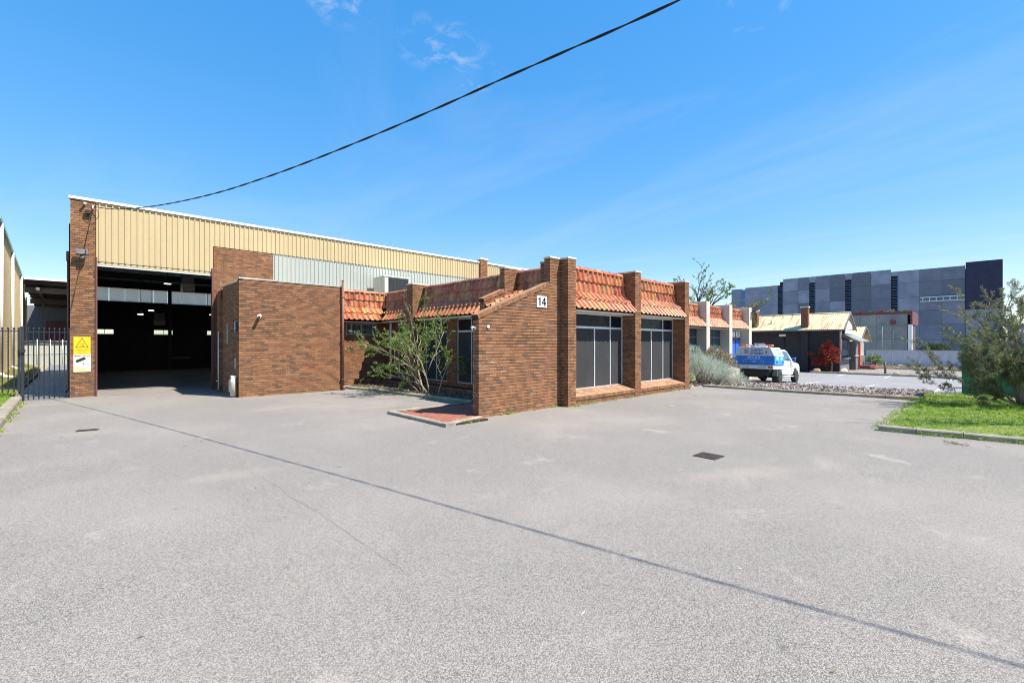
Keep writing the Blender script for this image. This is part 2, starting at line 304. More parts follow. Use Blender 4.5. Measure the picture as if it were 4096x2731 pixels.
class MB:
    def __init__(s): s.v = []; s.f = []; s.sm = []
    def add(s, vs, fs, smooth=False):
        b = len(s.v); s.v += [tuple(v) for v in vs]; s.f += [tuple(i + b for i in f) for f in fs]; s.sm += [smooth] * len(fs); return s
    def box(s, a, b):
        x0, y0, z0 = a; x1, y1, z1 = b
        return s.add([(x0, y0, z0), (x1, y0, z0), (x1, y1, z0), (x0, y1, z0), (x0, y0, z1), (x1, y0, z1), (x1, y1, z1), (x0, y1, z1)],
                     [(0, 3, 2, 1), (4, 5, 6, 7), (0, 1, 5, 4), (1, 2, 6, 5), (2, 3, 7, 6), (3, 0, 4, 7)])
    def obox(s, o, u, v, w):                # box from origin and three edge vectors
        o, u, v, w = map(Vector, (o, u, v, w))
        P = [o, o + u, o + u + v, o + v]; P += [p + w for p in P]
        F = [(0, 3, 2, 1), (4, 5, 6, 7), (0, 1, 5, 4), (1, 2, 6, 5), (2, 3, 7, 6), (3, 0, 4, 7)]
        if u.cross(v).dot(w) < 0: F = [tuple(reversed(f)) for f in F]
        return s.add(P, F)
    def prism(s, poly, w):                  # polygon (3d points) extruded along w
        n = len(poly); w = Vector(w); P = [Vector(p) for p in poly]
        nrm = Vector((0, 0, 0))
        for i in range(n): nrm += P[i].cross(P[(i + 1) % n])
        F = [tuple(range(n))[::-1], tuple(range(n, 2 * n))] + [(i, (i + 1) % n, n + (i + 1) % n, n + i) for i in range(n)]
        if nrm.dot(w) < 0: F = [tuple(reversed(f)) for f in F]
        return s.add(P + [p + w for p in P], F)
    def tube(s, pts, r, n=8, cap=True, smooth=True):
        pts = [Vector(p) for p in pts]; rs = r if isinstance(r, (list, tuple)) else [r] * len(pts)
        b = len(s.v); up = None
        for i, p in enumerate(pts):
            d = (pts[min(i + 1, len(pts) - 1)] - pts[max(i - 1, 0)]).normalized()
            if up is None: up = d.orthogonal().normalized()
            up = (up - d * up.dot(d)); up = up.normalized() if up.length > 1e-6 else d.orthogonal().normalized()
            q = d.cross(up)
            for k in range(n):
                a = 2 * math.pi * k / n; s.v.append(tuple(p + (up * math.cos(a) + q * math.sin(a)) * rs[i]))
        for i in range(len(pts) - 1):
            for k in range(n):
                k2 = (k + 1) % n; s.f.append((b + i * n + k, b + i * n + k2, b + (i + 1) * n + k2, b + (i + 1) * n + k)); s.sm.append(smooth)
        if cap:
            s.f.append(tuple(b + k for k in range(n))[::-1]); s.sm.append(False)
            e = b + (len(pts) - 1) * n; s.f.append(tuple(e + k for k in range(n))); s.sm.append(False)
        return s
    def cyl(s, a, b, r, n=16, r2=None): return s.tube([a, b], [r, r if r2 is None else r2], n)
    def lathe(s, c, prof, n=16, axis='Z', smooth=True):   # prof: (radius, offset along axis)
        b = len(s.v); c = Vector(c); A = {'Z': Vector((0, 0, 1)), 'X': Vector((1, 0, 0)), 'Y': Vector((0, 1, 0))}[axis]
        U = A.orthogonal().normalized(); V = A.cross(U)
        for r, h in prof:
            for k in range(n):
                a = 2 * math.pi * k / n; s.v.append(tuple(c + A * h + (U * math.cos(a) + V * math.sin(a)) * r))
        for i in range(len(prof) - 1):
            for k in range(n):
                k2 = (k + 1) % n; s.f.append((b + i * n + k, b + i * n + k2, b + (i + 1) * n + k2, b + (i + 1) * n + k)); s.sm.append(smooth)
        s.f.append(tuple(b + k for k in range(n))[::-1]); s.sm.append(False)
        e = b + (len(prof) - 1) * n; s.f.append(tuple(e + k for k in range(n))); s.sm.append(False)
        return s
    def mesh(s, name, off=(0, 0, 0)):
        me = bpy.data.meshes.new(name); o = Vector(off)
        me.from_pydata([(v[0] - o.x, v[1] - o.y, v[2] - o.z) for v in s.v], [], s.f)
        if any(s.sm): me.polygons.foreach_set('use_smooth', s.sm)
        me.update(); return me
    def build(s, name, mat, parent=None, bevel=0.):
        off = WL[parent] if parent is not None else (0, 0, 0)
        me = s.mesh(name, off)
        if bevel:
            bm = bmesh.new(); bm.from_mesh(me); bmesh.ops.remove_doubles(bm, verts=bm.verts, dist=1e-5)
            ed = [e for e in bm.edges if len(e.link_faces) == 2 and e.calc_face_angle(0) > .5]
            bmesh.ops.bevel(bm, geom=ed, offset=bevel, segments=1, affect='EDGES', clamp_overlap=True); bm.to_mesh(me); bm.free()
        return link(name, me, mat, parent)
def box(name, a, b, mat, parent=None, bevel=0.): return MB().box(a, b).build(name, mat, parent, bevel)
def single(o, label, cat, group=None): return tag(o, label, cat, group)
def recentre(o):                            # put a one-mesh thing's origin at its base centre
    me = o.data; n = len(me.vertices); a = np.empty(n * 3); me.vertices.foreach_get('co', a); a = a.reshape(-1, 3)
    c = (a.min(0) + a.max(0)) / 2; c[2] = a[:, 2].min(); a -= c; me.vertices.foreach_set('co', a.ravel()); me.update()
    o.location = Vector(o.location) + Vector(c); WL[o] = Vector(o.location); return o
def one(mb, name, mat, label, cat, group=None, bevel=0.):
    return recentre(tag(mb.build(name, mat, None, bevel), label, cat, group))
def struct(mb, name, mat, bevel=0.):
    return tag(mb.build(name, mat, None, bevel), kind='structure')
def text(name, s, size, mat, parent, pos, right, up, align='CENTER', bold=0., sx=1.):
    cu = bpy.data.curves.new(name, 'FONT'); cu.body = s; cu.size = size; cu.align_x = align; cu.align_y = 'CENTER'
    cu.offset = bold; cu.extrude = .001; cu.resolution_u = 4
    o = bpy.data.objects.new(name, cu); C.objects.link(o); bpy.context.view_layer.update()
    me = bpy.data.meshes.new_from_object(o.evaluated_get(bpy.context.evaluated_depsgraph_get()))
    bpy.data.objects.remove(o); me.materials.clear(); me.materials.append(M[mat])
    r = Vector(right).normalized() * sx; u = Vector(up).normalized(); n = Vector(right).cross(Vector(up)).normalized()
    a = np.empty(len(me.vertices) * 3); me.vertices.foreach_get('co', a); a = a.reshape(-1, 3)
    B = np.array([r, u, n]); a = a @ B; me.vertices.foreach_set('co', a.ravel()); me.update(); me.name = name
    return link(name, me, None, parent, pos)

# ---------------------------------------------------------------- bricks
BL, BH, BJ = .2255, .0695, .0165; HJ = .0125  # bed joint widened, mortar darkened to carry the shadow under brick edges
BC = BH + BJ
class Bricks:
    """real bricks for one building: collected, then the largest on screen become objects, the rest one mesh"""
    def __init__(s): s.b = []; s.odd = []; s.back = []; s.own = []
    def run(s, p0, p1, z0, z1, own0=None, own1=None, openings=(), top=None, depth=.05, back=.1, phase=0, shift=0.):
        p0 = Vector(p0); p1 = Vector(p1); d = (p1 - p0); Ln = d.length; d /= Ln
        n = Vector((d.y, -d.x)); bc = BC; nc = max(1, int(math.ceil((z1 - z0) / bc - .15)))
        for i in range(nc):
            za = z0 + i * bc; zb = min(za + bc - BJ, z1); zb = z1 if z1 - zb < .02 else zb; par = (i + phase) % 2
            u0 = 0.; u1 = Ln; d0 = d1 = depth
            if own0 is not None:
                if par == own0: d0 = .11
                else: u0 = .12
            if own1 is not None:
                if par == own1: d1 = .11
                else: u1 = Ln - .12
            u = u0 if own0 is not None else -((par * .12 + shift) % .24)
            iv = [(u0, u1)]
            for a, b, c, e in openings:
                if min(e, zb) - max(c, za) > .5 * BH:
                    nv = []
                    for x, y in iv:
                        if a > x: nv.append((x, min(y, a - .004)))
                        if b < y: nv.append((max(x, b + .004), y))
                    iv = [q for q in nv if q[1] - q[0] > .03]
            while u < u1 - .02:
                e = u + BL
                if u1 - e < .06: e = u1
                for x, y in iv:
                    a, b = max(u, x), min(e, y)
                    if b - a < .02: continue
                    dep = max(d0 if (a == u0 and u == u0) else depth, d1 if b == u1 else depth)
                    if top is not None:
                        ta, tb = top(a), top(b)
                        if max(ta, tb) <= za + .01: continue
                        if min(ta, tb) < zb:
                            s.odd.append((p0, d, n, a, b, za, min(ta, zb), min(tb, zb), za, dep)); continue
                    s.b.append((p0, d, n, a, b, za, zb, dep)); s.own.append(len(s.back))
                u = e + HJ
    def core(s, mb): s.back.append(mb)
    @staticmethod
    def corners(p0, d, n, a, b, za, ztl, ztr, dep, j):
        A = p0 + d * a + n * j; B = p0 + d * b + n * j; nb = n * dep
        return [(A.x, A.y, za), (B.x, B.y, za), (B.x, B.y, ztr), (A.x, A.y, ztl),
                (A.x - nb.x, A.y - nb.y, za), (B.x - nb.x, B.y - nb.y, za), (B.x - nb.x, B.y - nb.y, ztr), (A.x - nb.x, A.y - nb.y, ztl)]
    FC = [(0, 1, 2, 3), (4, 0, 3, 7), (1, 5, 6, 2), (3, 2, 6, 7), (4, 5, 1, 0)]
    @classmethod
    def fill(cls, name, vs, rn, dims):
        nb = len(rn); v = np.array(vs, dtype=np.float32).reshape(-1, 3)
        f = (np.array(cls.FC)[None] + (np.arange(nb) * 8)[:, None, None]).reshape(-1, 4)
        me = bpy.data.meshes.new(name); me.vertices.add(len(v)); me.vertices.foreach_set('co', v.ravel())
        me.loops.add(f.size); me.loops.foreach_set('vertex_index', f.ravel().astype(np.int32))
        me.polygons.add(len(f)); me.polygons.foreach_set('loop_start', (np.arange(len(f)) * 4).astype(np.int32))
        at = me.attributes.new('rnd', 'FLOAT', 'POINT'); at.data.foreach_set('value', np.repeat(np.array(rn, dtype=np.float32), 8))
        uv = me.uv_layers.new(name='UVMap')
        q = np.array([[0, 0], [1, 0], [1, 1], [0, 1]], dtype=np.float32)
        UV = np.full((nb, 5, 4, 2), 0.02, dtype=np.float32); UV[:, 0] = q
        big = np.array(dims) > .1; UV[big, 1] = q; UV[big, 2] = q
        uv.data.foreach_set('uv', UV.ravel()); me.update(calc_edges=True); me.validate(); me.shade_flat(); return me
    def finish(s, root, mat, mortar, nmax=300, name='brick', cond=None, wallname='wall'):
        walls = [q.build(wallname, mortar, root) for q in s.back]
        wall = walls[0] if walls else None; off = WL[root]
        sc = []
        for i, (p0, d, n, a, b, za, zb, dep) in enumerate(s.b):
            c = p0 + d * (a + b) / 2; t, r = screen((c.x, c.y)); vis = -(n.x * c.x + n.y * c.y) / max(c.length, .1)
            zz = abs((za - EYE) / max(t, .1))
            ok = t > .5 and abs(r) < 1.12 and vis > .02 and zz < .74 and (cond is None or cond(c, n, za))
            sc.append(((b - a) * (zb - za) * vis / (t * t) if ok else -1, i))
        sc.sort(reverse=True); pick = {i for q, i in sc[:nmax] if q > 0}
        cache = {}; vs = []; rn = []; dm = []
        for i, (p0, d, n, a, b, za, zb, dep) in enumerate(s.b):
            j = R.uniform(-.0012, .0016)
            if i in pick:
                key = (round(b - a, 2), round(zb - za, 3), dep > .1); L = b - a if abs((b - a) - key[0]) > 1e-4 else key[0]
                key = (round(L, 4), key[1], key[2])
                if key not in cache:
                    cv = Bricks.corners(Vector((0, 0)), Vector((1, 0)), Vector((0, -1)), 0, key[0], 0, key[1], key[1], dep, 0)
                    cache[key] = Bricks.fill(name, [cv], [0.], [dep]); cache[key].materials.append(M[mat])
                o = bpy.data.objects.new(name, cache[key]); C.objects.link(o); o.parent = walls[min(s.own[i], len(walls) - 1)] if walls else root
                P = p0 + d * a + n * j; o.location = Vector((P.x, P.y, za)) - off; o.rotation_euler = (0, 0, math.atan2(d.y, d.x)); WL[o] = Vector((P.x, P.y, za))
            else:
                vs.append(Bricks.corners(p0, d, n, a, b, za, zb, zb, dep, j)); rn.append(R.random()); dm.append(dep)
        for (p0, d, n, a, b, za, tl, tr, _, dep) in s.odd:
            vs.append(Bricks.corners(p0, d, n, a, b, za, max(tl, za + .002), max(tr, za + .002), dep, 0)); rn.append(R.random()); dm.append(dep)
        if vs:
            v = np.array(vs, dtype=np.float32) - np.array(off, dtype=np.float32)
            me = Bricks.fill('brickwork', v, rn, dm)
            o = link('brickwork', me, mat, root); o['kind'] = 'stuff'
        return wall
def brick_pier(B, x0, x1, y0, y1, z0, z1, faces='fls r', openings=()):
    """rectangular pier in plan: front -Y, left -X, right +X faces"""
    if 'l' in faces: B.run((x0, y1), (x0, y0), z0, z1, None, 0)
    B.run((x0, y0), (x1, y0), z0, z1, 1 if 'l' in faces else None, 1 if 'r' in faces else None)
    if 'r' in faces: B.run((x1, y0), (x1, y1), z0, z1, 0, None)
    B.core(MB().box((x0 + .013, y0 + .013, z0), (x1 - .013, y1 - .013, z1 - .004)))

# ---------------------------------------------------------------- roof tiles
TW, TN = .262, 12
_tile = {}
def tile_mesh(length):
    k = round(length, 3)
    if k in _tile: return _tile[k]
    def prof(x):
        f = (x / TW) % 1.0
        return .006 + .072 * max(0., math.cos((f - .72) * math.pi / .56)) ** 1.1 if abs(f - .72) < .28 else .006 + .004 * math.cos((f - .2) * 9)
    mb = MB(); xs = [TW * 1.06 * i / TN for i in range(TN + 1)]; vs = []
    for x in xs: vs.append((x, 0, prof(x)))
    for x in xs: vs.append((x, k, prof(x)))
    for x in xs: vs.append((x, 0, prof(x) - .017))
    n = TN + 1
    mb.add(vs, [(i, i + 1, n + i + 1, n + i) for i in range(TN)], True)
    mb.add(vs, [(2 * n + i, 2 * n + i + 1, i + 1, i) for i in range(TN)])
    mb.add([(0, 0, prof(0) - .017), (0, 0, prof(0)), (0, k, prof(0)), (0, k, prof(0) - .017)], [(0, 1, 2, 3)])
    e = xs[-1]; mb.add([(e, 0, prof(e) - .017), (e, 0, prof(e)), (e, k, prof(e)), (e, k, prof(e) - .017)], [(3, 2, 1, 0)])
    me = mb.mesh('roof_tile'); me.materials.append(M['tile']); _tile[k] = me; return me
def tile_rows(parent, start, along, width, out, prof, lift=.04, skip=None, wmax=None):
    """rows of tiles: prof = [(distance back from eave front, height)], along = unit vector, out = outward unit vector"""
    along = Vector((*along, 0)); out = Vector((*out, 0)); nrow = len(prof) - 1
    nc = max(1, int(round(width / TW))); sp = width / nc
    for r in range(nrow):
        (a, za), (b, zb) = prof[r], prof[r + 1]
        sl = Vector((-out.x * (b - a), -out.y * (b - a), zb - za)); L = sl.length; sl /= L
        nrm = along.cross(sl).normalized()
        if nrm.dot(out) < 0 and nrm.z < 0: nrm = -nrm
        me = tile_mesh(L * 1.05 + .03)
        # tilt: butt lifted, head under the row above
        s2 = (sl * L - nrm * lift).normalized(); n2 = along.cross(s2).normalized()
        for c in range(nc):
            P = Vector((start[0], start[1], za)) - out * a + along * (c * sp) + nrm * (lift + R.uniform(-.003, .004)) - s2 * .02
            if skip and skip(P): continue
            o = bpy.data.objects.new('roof_tile', me); C.objects.link(o); o.parent = parent
            m = Matrix((along, s2, n2)).transposed() @ Matrix.Rotation(R.uniform(-.006, .006), 3, 'Z')
            o.matrix_basis = Matrix.Translation(P - WL[parent]) @ m.to_4x4(); WL[o] = P
_rid = {}
def ridge_tiles(parent, p0, p1, r=.105):
    p0, p1 = Vector(p0), Vector(p1); d = p1 - p0; L = d.length; d /= L; n = max(1, int(round(L / .40))); l = L / n
    k = round(l, 3)
    if k not in _rid:
        mb = MB(); vs = []; N = 9
        for x, rr in ((-.02, r * 1.08), (l * .9, r), (l + .02, r * .96)):
            for i in range(N):
                a = math.pi * (i / (N - 1)) ; vs.append((x, math.cos(a) * rr, math.sin(a) * rr * 1.05 - .02))
        mb.add(vs, [(j * N + i, (j + 1) * N + i, (j + 1) * N + i + 1, j * N + i + 1) for j in range(2) for i in range(N - 1)], True)
        vs2 = [vs[i] for i in range(N)] + [(v[0], v[1] * .86, (v[2] + .02) * .86 - .02) for v in vs[:N]]
        mb.add(vs2, [(i, i + 1, N + i + 1, N + i) for i in range(N - 1)])
        _rid[k] = mb.mesh('ridge_tile'); _rid[k].materials.append(M['tile'])
    up = Vector((0, 0, 1)); q = up.cross(d)
    for i in range(n):
        P = p0 + d * (i * l); o = bpy.data.objects.new('ridge_tile', _rid[k]); C.objects.link(o); o.parent = parent
        m = Matrix((d, q, up)).transposed() @ Matrix.Rotation(R.uniform(-.012, .012), 3, 'Y')
        o.matrix_basis = Matrix.Translation(P + Vector((0, 0, R.uniform(-.004, .006))) - WL[parent]) @ m.to_4x4(); WL[o] = P

# ---------------------------------------------------------------- ribbed sheets
_sheet = {}
def sheets(parent, name, mat, p0, along, out, width, z0, z1, pitch=.185, h=.03, nr=4, sheet_tilt=None):
    """wall cladding: one object for each sheet of nr ribs"""
    along = Vector((*along, 0)); out = Vector((*out, 0)); n = int(math.ceil(width / (pitch * nr) - 1e-6)); w = width / n; pt = w / nr
    key = (name, mat, round(w, 4), round(z1 - z0, 3), h)
    if key not in _sheet:
        mb = MB(); prof = []
        for i in range(nr):
            b = i * pt; prof += [(b, 0), (b + pt * .5 - .032, 0), (b + pt * .5 - .018, h), (b + pt * .5 + .018, h), (b + pt * .5 + .032, 0)]
        prof.append((w, 0)); H = z1 - z0; N = len(prof)
        vs = [(x, -y, 0) for x, y in prof] + [(x, -y, H) for x, y in prof]
        mb.add(vs, [(i, i + 1, N + i + 1, N + i) for i in range(N - 1)])
        vs = [(x, -y + .003, 0) for x, y in prof] + [(x, -y + .003, H) for x, y in prof]
        mb.add(vs, [(i, N + i, N + i + 1, i + 1) for i in range(N - 1)])
        # fixing screws
        for i in range(nr):
            for zz in ((.07, H * .5, H - .1) if H > .8 else (H * .5,)):
                x = i * pt + pt * .5; mb.box((x - .007, -h - .006, zz - .007), (x + .007, -h + .002, zz + .007))
        _sheet[key] = mb.mesh(name); _sheet[key].materials.append(M[mat])
    ang = math.atan2(along.y, along.x)
    for i in range(n):
        P = Vector((p0[0], p0[1], z0)) + along * (i * w) + out * R.uniform(0, .002)
        o = bpy.data.objects.new(name, _sheet[key]); C.objects.link(o); o.parent = parent; o.location = P - WL[parent]; o.rotation_euler = (0, 0, ang); WL[o] = P

# ---------------------------------------------------------------- leaves
def leaves(name, pts, dirs, length, width, mat, parent=None, curl=.25, rnd=None, jitter=.5, flat=False):
    """leaf-shaped quads pairs: pts (n,3), dirs (n,3) pointing outward"""
    n = len(pts); pts = np.asarray(pts, float); d = np.asarray(dirs, float) + NR.normal(0, jitter, (n, 3)); d /= np.linalg.norm(d, axis=1)[:, None] + 1e-9
    q = NR.normal(0, 1, (n, 3)) * (.35 if flat else 1.) + (np.array([0, 0, 1.]) if flat else 0.); s = np.cross(d, q); s /= np.linalg.norm(s, axis=1)[:, None] + 1e-9; nn = np.cross(s, d)
    L = (np.ones(n) * length * NR.uniform(.65, 1.25, n))[:, None]; Wd = (np.ones(n) * width * NR.uniform(.7, 1.2, n))[:, None]
    a = pts; b = pts + d * L * .5 + s * Wd * .5 + nn * L * curl * .2; c = pts + d * L - nn * L * curl * .25; e = pts + d * L * .5 - s * Wd * .5 + nn * L * curl * .2
    v = np.stack([a, b, c, e], 1).reshape(-1, 3)
    if parent is not None: v = v - np.array(WL[parent])
    me = bpy.data.meshes.new(name); me.vertices.add(4 * n); me.vertices.foreach_set('co', v.ravel())
    me.loops.add(4 * n); me.loops.foreach_set('vertex_index', np.arange(4 * n, dtype=np.int32)); me.polygons.add(n)
    me.polygons.foreach_set('loop_start', (np.arange(n) * 4).astype(np.int32))
    at = me.attributes.new('rnd', 'FLOAT', 'POINT'); at.data.foreach_set('value', np.repeat(NR.uniform(0, 1, n) if rnd is None else rnd, 4).astype(np.float32))
    me.update(calc_edges=True); me.validate(); me.shade_flat(); return link(name, me, mat, parent)

# ================================================================ GROUND
def patch(name, x0, x1, y0, y1, dz, mat, nx=1, ny=1):
    xs = sorted(set([x0, x1] + [x for x, _ in TP if x0 < x < x1] + [x0 + (x1 - x0) * i / nx for i in range(nx + 1)]))
    ys = [y0 + (y1 - y0) * j / ny for j in range(ny + 1)]
    vs = [(x, y, terr(x) + dz) for x in xs for y in ys]; n = len(ys)
    fs = [(i * n + j, (i + 1) * n + j, (i + 1) * n + j + 1, i * n + j + 1) for i in range(len(xs) - 1) for j in range(n - 1)]
    return struct(MB().add(vs, fs), name, mat)
def poly_sheet(name, pts, dz, mat):
    """flat-shaded ground polygon draped on the terrain (split into thin slabs in x where it slopes)"""
    me = bpy.data.meshes.new(name); bm = bmesh.new()
    f = bm.faces.new([bm.verts.new((x, y, 0)) for x, y in pts])
    xs = [p[0] for p in pts]
    for c in [x for x, _ in TP] + [x * 1.0 for x in range(18, 62, 2)]:
        if min(xs) < c < max(xs):
            bmesh.ops.bisect_plane(bm, geom=bm.verts[:] + bm.edges[:] + bm.faces[:], plane_co=(c, 0, 0), plane_no=(1, 0, 0))
    for v in bm.verts: v.co.z = terr(v.co.x) + dz
    bmesh.ops.triangulate(bm, faces=bm.faces); bm.normal_update()
    for f in bm.faces:
        if f.normal.z < 0: f.normal_flip()
    bm.to_mesh(me); bm.free(); return tag(link(name, me, mat), kind='structure')
patch('ground', -900, 1400, -900, 1200, -.07, 'dirt', 12, 12)
patch('yard', -1.25, 21.3, -40, 22.26, 0, 'yard', 1, 1)
patch('street', -60, -1.25, -40, 8.0, -.004, 'yard', 1, 1)
patch('side_lane', -1.5, -.08, 22.26, 60, -.002, 'darkfloor', 1, 1)
patch('car_park', 26.0, 45.8, -25, 10.6, .0, 'carpark', 1, 1)
patch('driveway', 45.9, 59.2, -25, 8.6, .02, 'yard', 1, 1)
def kerb(name, pts, w=.14, h=.11, seg=1.5, mat='concrete', side=1):
    """kerb run: parent structure mesh with each kerb stone a child"""
    root = bpy.data.objects.new(name, None); C.objects.link(root); root['kind'] = 'structure'; root.location = (pts[0][0], pts[0][1], terr(pts[0][0])); WL[root] = Vector(root.location)
    for (a, b) in zip(pts, pts[1:]):
        a, b = Vector(a), Vector(b); L = (b - a).length; d = (b - a) / L; q = Vector((-d.y, d.x)) * side; n = max(1, int(round(L / seg)))
        for i in range(n):
            s, e = L * i / n + .006, L * (i + 1) / n - .006
            P, Q = a + d * s, a + d * e; jz = R.uniform(-.006, .006); jy = R.uniform(-.008, .008); q2 = q * w
            P += q * jy; Q += q * jy
            prof = [(0, -.05), (0, h * .78), (.025, h), (w, h), (w, -.05)]
            vs = []
            for T in (P, Q):
                for u, z in prof: vs.append((T.x + q.x * u, T.y + q.y * u, terr(T.x) + z + jz))
            mb = MB(); N = len(prof)
            F = [(k, (k + 1) % N, N + (k + 1) % N, N + k) for k in range(N)] + [tuple(range(N))[::-1], tuple(range(N, 2 * N))]
            if side > 0: F = [tuple(reversed(f)) for f in F]
            mb.add(vs, F); mb.build('kerb_stone', mat, root)
    return root
kerb('verge_kerb', [(-1.2, 9.0), (-1.16, 14.3), (-1.22, 19.0), (-1.24, 22.0)], .24, .17, 2.4)
kerb('lane_kerb', [(-1.5, 24.2), (-1.52, 29), (-1.55, 38.5), (-1.75, 48)], .14, .12, 2.4)
kerb('lawn_kerb', [(12.66, 1.62), (12.72, 1.0), (12.83, 0.3), (13.0, -1.2), (13.3, -12)], .14, .12, 1.2)
kerb('lawn_side_kerb', [(12.84, 1.62), (15.5, 1.6), (18.5, 1.56), (22.3, 1.5)], .12, .07, 1.7, side=-1)
kerb('garden_bed_kerb', [(20.8, 9.0), (20.95, 7.2), (21.0, 5.2), (21.4, 3.5), (22.35, 1.66)], .12, .1, 1.2)
kerb('garden_end_kerb', [(18.66, 8.60), (20.74, 8.98)], .12, .06, 1.2)
kerb('car_park_kerb', [(45.8, 10.5), (45.8, -20)], .16, .14, 2.4)
kerb('strip_kerb', [(59.2, 8.4), (59.3, -20)], .16, .14, 2.4)
kerb('planter_kerb', [(8.12, 19.7), (8.22, 18.4), (8.5, 17.2), (8.65, 15.6), (8.78, 13.8), (8.9, 12.4), (9.0, 11.2)], .16, .1, .8)
poly_sheet('garden_bed', [(18.66, 8.66), (20.86, 9.05), (21.02, 7.2), (21.07, 5.2), (21.47, 3.5), (22.42, 1.6), (28.9, 1.6), (27.5, 4.3), (27.5, 6.8), (26.5, 8.7), (26.5, 11.3), (18.7, 11.3)], .055, 'soil')
poly_sheet('lawn', [(12.78, 1.55), (22.4, 1.44), (23.4, 1.44), (23.4, -14), (13.4, -14), (13.1, -1.2), (12.9, .3)], .085, 'turf')
poly_sheet('verge', [(-1.42, 9.0), (-1.40, 14.3), (-1.46, 19.0), (-1.5, 24.2), (-1.62, 29), (-1.66, 38.5), (-1.86, 48), (-3.4, 60), (-14, 60), (-14, 9)], .15, 'turf')
poly_sheet('planter_bed', [(8.2, 19.72), (8.3, 18.4), (8.6, 17.2), (8.75, 15.6), (8.86, 13.8), (9.0, 12.4), (9.1, 11.26), (10.6, 11.26), (10.6, 19.95), (8.2, 19.95)], .04, 'soil')
poly_sheet('far_garden_strip', [(59.35, 8.4), (59.45, -20), (70, -20), (70, 9.5)], .07, 'dirt')
# cracks in the asphalt; the long dark line is the cable's cast shadow
def ribbon(name, pts, w, z, mat, wob=.0, taper=False):
    P = [Vector(p) for p in pts]; Q = []
    for i in range(len(P) - 1):
        a = P[max(i - 1, 0)]; b = P[i]; c = P[i + 1]; d = P[min(i + 2, len(P) - 1)]
        n = max(2, int((c - b).length / .06))
        for k in range(n):
            t = k / n; t2, t3 = t * t, t * t * t
            Q.append(.5 * ((2 * b) + (c - a) * t + (2 * a - 5 * b + 4 * c - d) * t2 + (3 * b - a - 3 * c + d) * t3))
    Q.append(P[-1]); mb = MB(); vs = []; ph = R.uniform(0, 9)
    for i, q in enumerate(Q):
        d = (Q[min(i + 1, len(Q) - 1)] - Q[max(i - 1, 0)]).normalized(); s = Vector((-d.y, d.x))
        ww = w * R.uniform(.6, 1.35); q = q + s * (math.sin(i * .21 + ph) * wob + R.uniform(-wob, wob) * .6)
        if taper: ww *= .25 + .75 * abs(math.sin(i * .17 + ph))
        vs += [(*(q + s * ww / 2), terr(q.x) + z), (*(q - s * ww / 2), terr(q.x) + z)]
    mb.add(vs, [(2 * i + 1, 2 * i + 3, 2 * i + 2, 2 * i) for i in range(len(Q) - 1)])
    return struct(mb, name, mat)
for pts, w in (([(1.89, 7.98), (1.9, 7.47), (1.92, 6.75), (1.97, 6.5), (1.95, 5.89), (1.97, 5.34), (1.98, 4.99), (2.0, 4.43), (1.99, 3.82), (1.97, 3.35)], .006),
               ([(8.15, 3.76), (7.89, 3.83), (7.53, 3.8), (7.29, 3.59), (7.23, 3.38), (7.32, 3.1)], .010),
               ([(8.33, 4.47), (8.54, 4.18), (8.79, 3.99), (8.96, 3.71)], .010), ([(10.09, 3.39), (11.18, 3.44), (12.07, 3.42)], .014),
               ([(-.6, 14.6), (-.2, 14.9), (.3, 14.75)], .012), ([(4.2, 15.6), (5.2, 15.1), (6.2, 15.3)], .012), ([(12.4, 1.8), (11.4, 2.1), (10.6, 2.0)], .01),
               ([(13.5, 4.2), (14.2, 4.6), (15.3, 4.4)], .012), ([(17.2, 5.2), (17.9, 4.4), (18.6, 4.3)], .012), ([(5.6, 7.0), (6.1, 6.6), (6.9, 6.5), (7.4, 6.1)], .006), ([(6.4, 6.55), (6.5, 6.1), (6.3, 5.6)], .005), ([(2.4, 13.6), (3.4, 13.2), (4.1, 13.5), (5.0, 13.1)], .009), ([(9.6, 6.4), (10.5, 6.1), (11.6, 6.3)], .008), ([(1.0, 5.2), (1.2, 4.7), (1.1, 4.2)], .004), ([(14.8, 2.6), (15.9, 3.1), (17.1, 2.9)], .01), ([(5.0, 2.4), (5.6, 2.1), (6.0, 1.6)], .005)):
    ribbon('asphalt_crack', pts, w, .003, 'crack', .02, True)
# parking bay lines
for k, (x0, x1, y, tx) in enumerate(((27.6, 33.5, 7.2, 33.5), (27.9, 33.4, 4.43, 33.4), (28.3, 33.3, 1.66, 33.3), (28.4, 33.3, -1.1, 33.3), (42.4, 45.7, 7.93, 42.4), (42.5, 45.7, 5.1, 42.5), (42.5, 45.7, 1.6, 42.5), (42.5, 45.7, -1.2, 42.5))):
    mb = MB(); n = 4
    for i in range(n):
        a, b = x0 + (x1 - x0) * i / n, x0 + (x1 - x0) * (i + 1) / n
        mb.add([(a, y - .045, terr(a) + .005), (b, y - .045, terr(b) + .005), (b, y + .045, terr(b) + .005), (a, y + .045, terr(a) + .005)], [(0, 1, 2, 3)])
    mb.add([(tx - .04, y - .5, terr(tx) + .006), (tx + .04, y - .5, terr(tx) + .006), (tx + .04, y + .5, terr(tx) + .006), (tx - .04, y + .5, terr(tx) + .006)], [(0, 1, 2, 3)])
    struct(mb, 'bay_line', 'line_white')
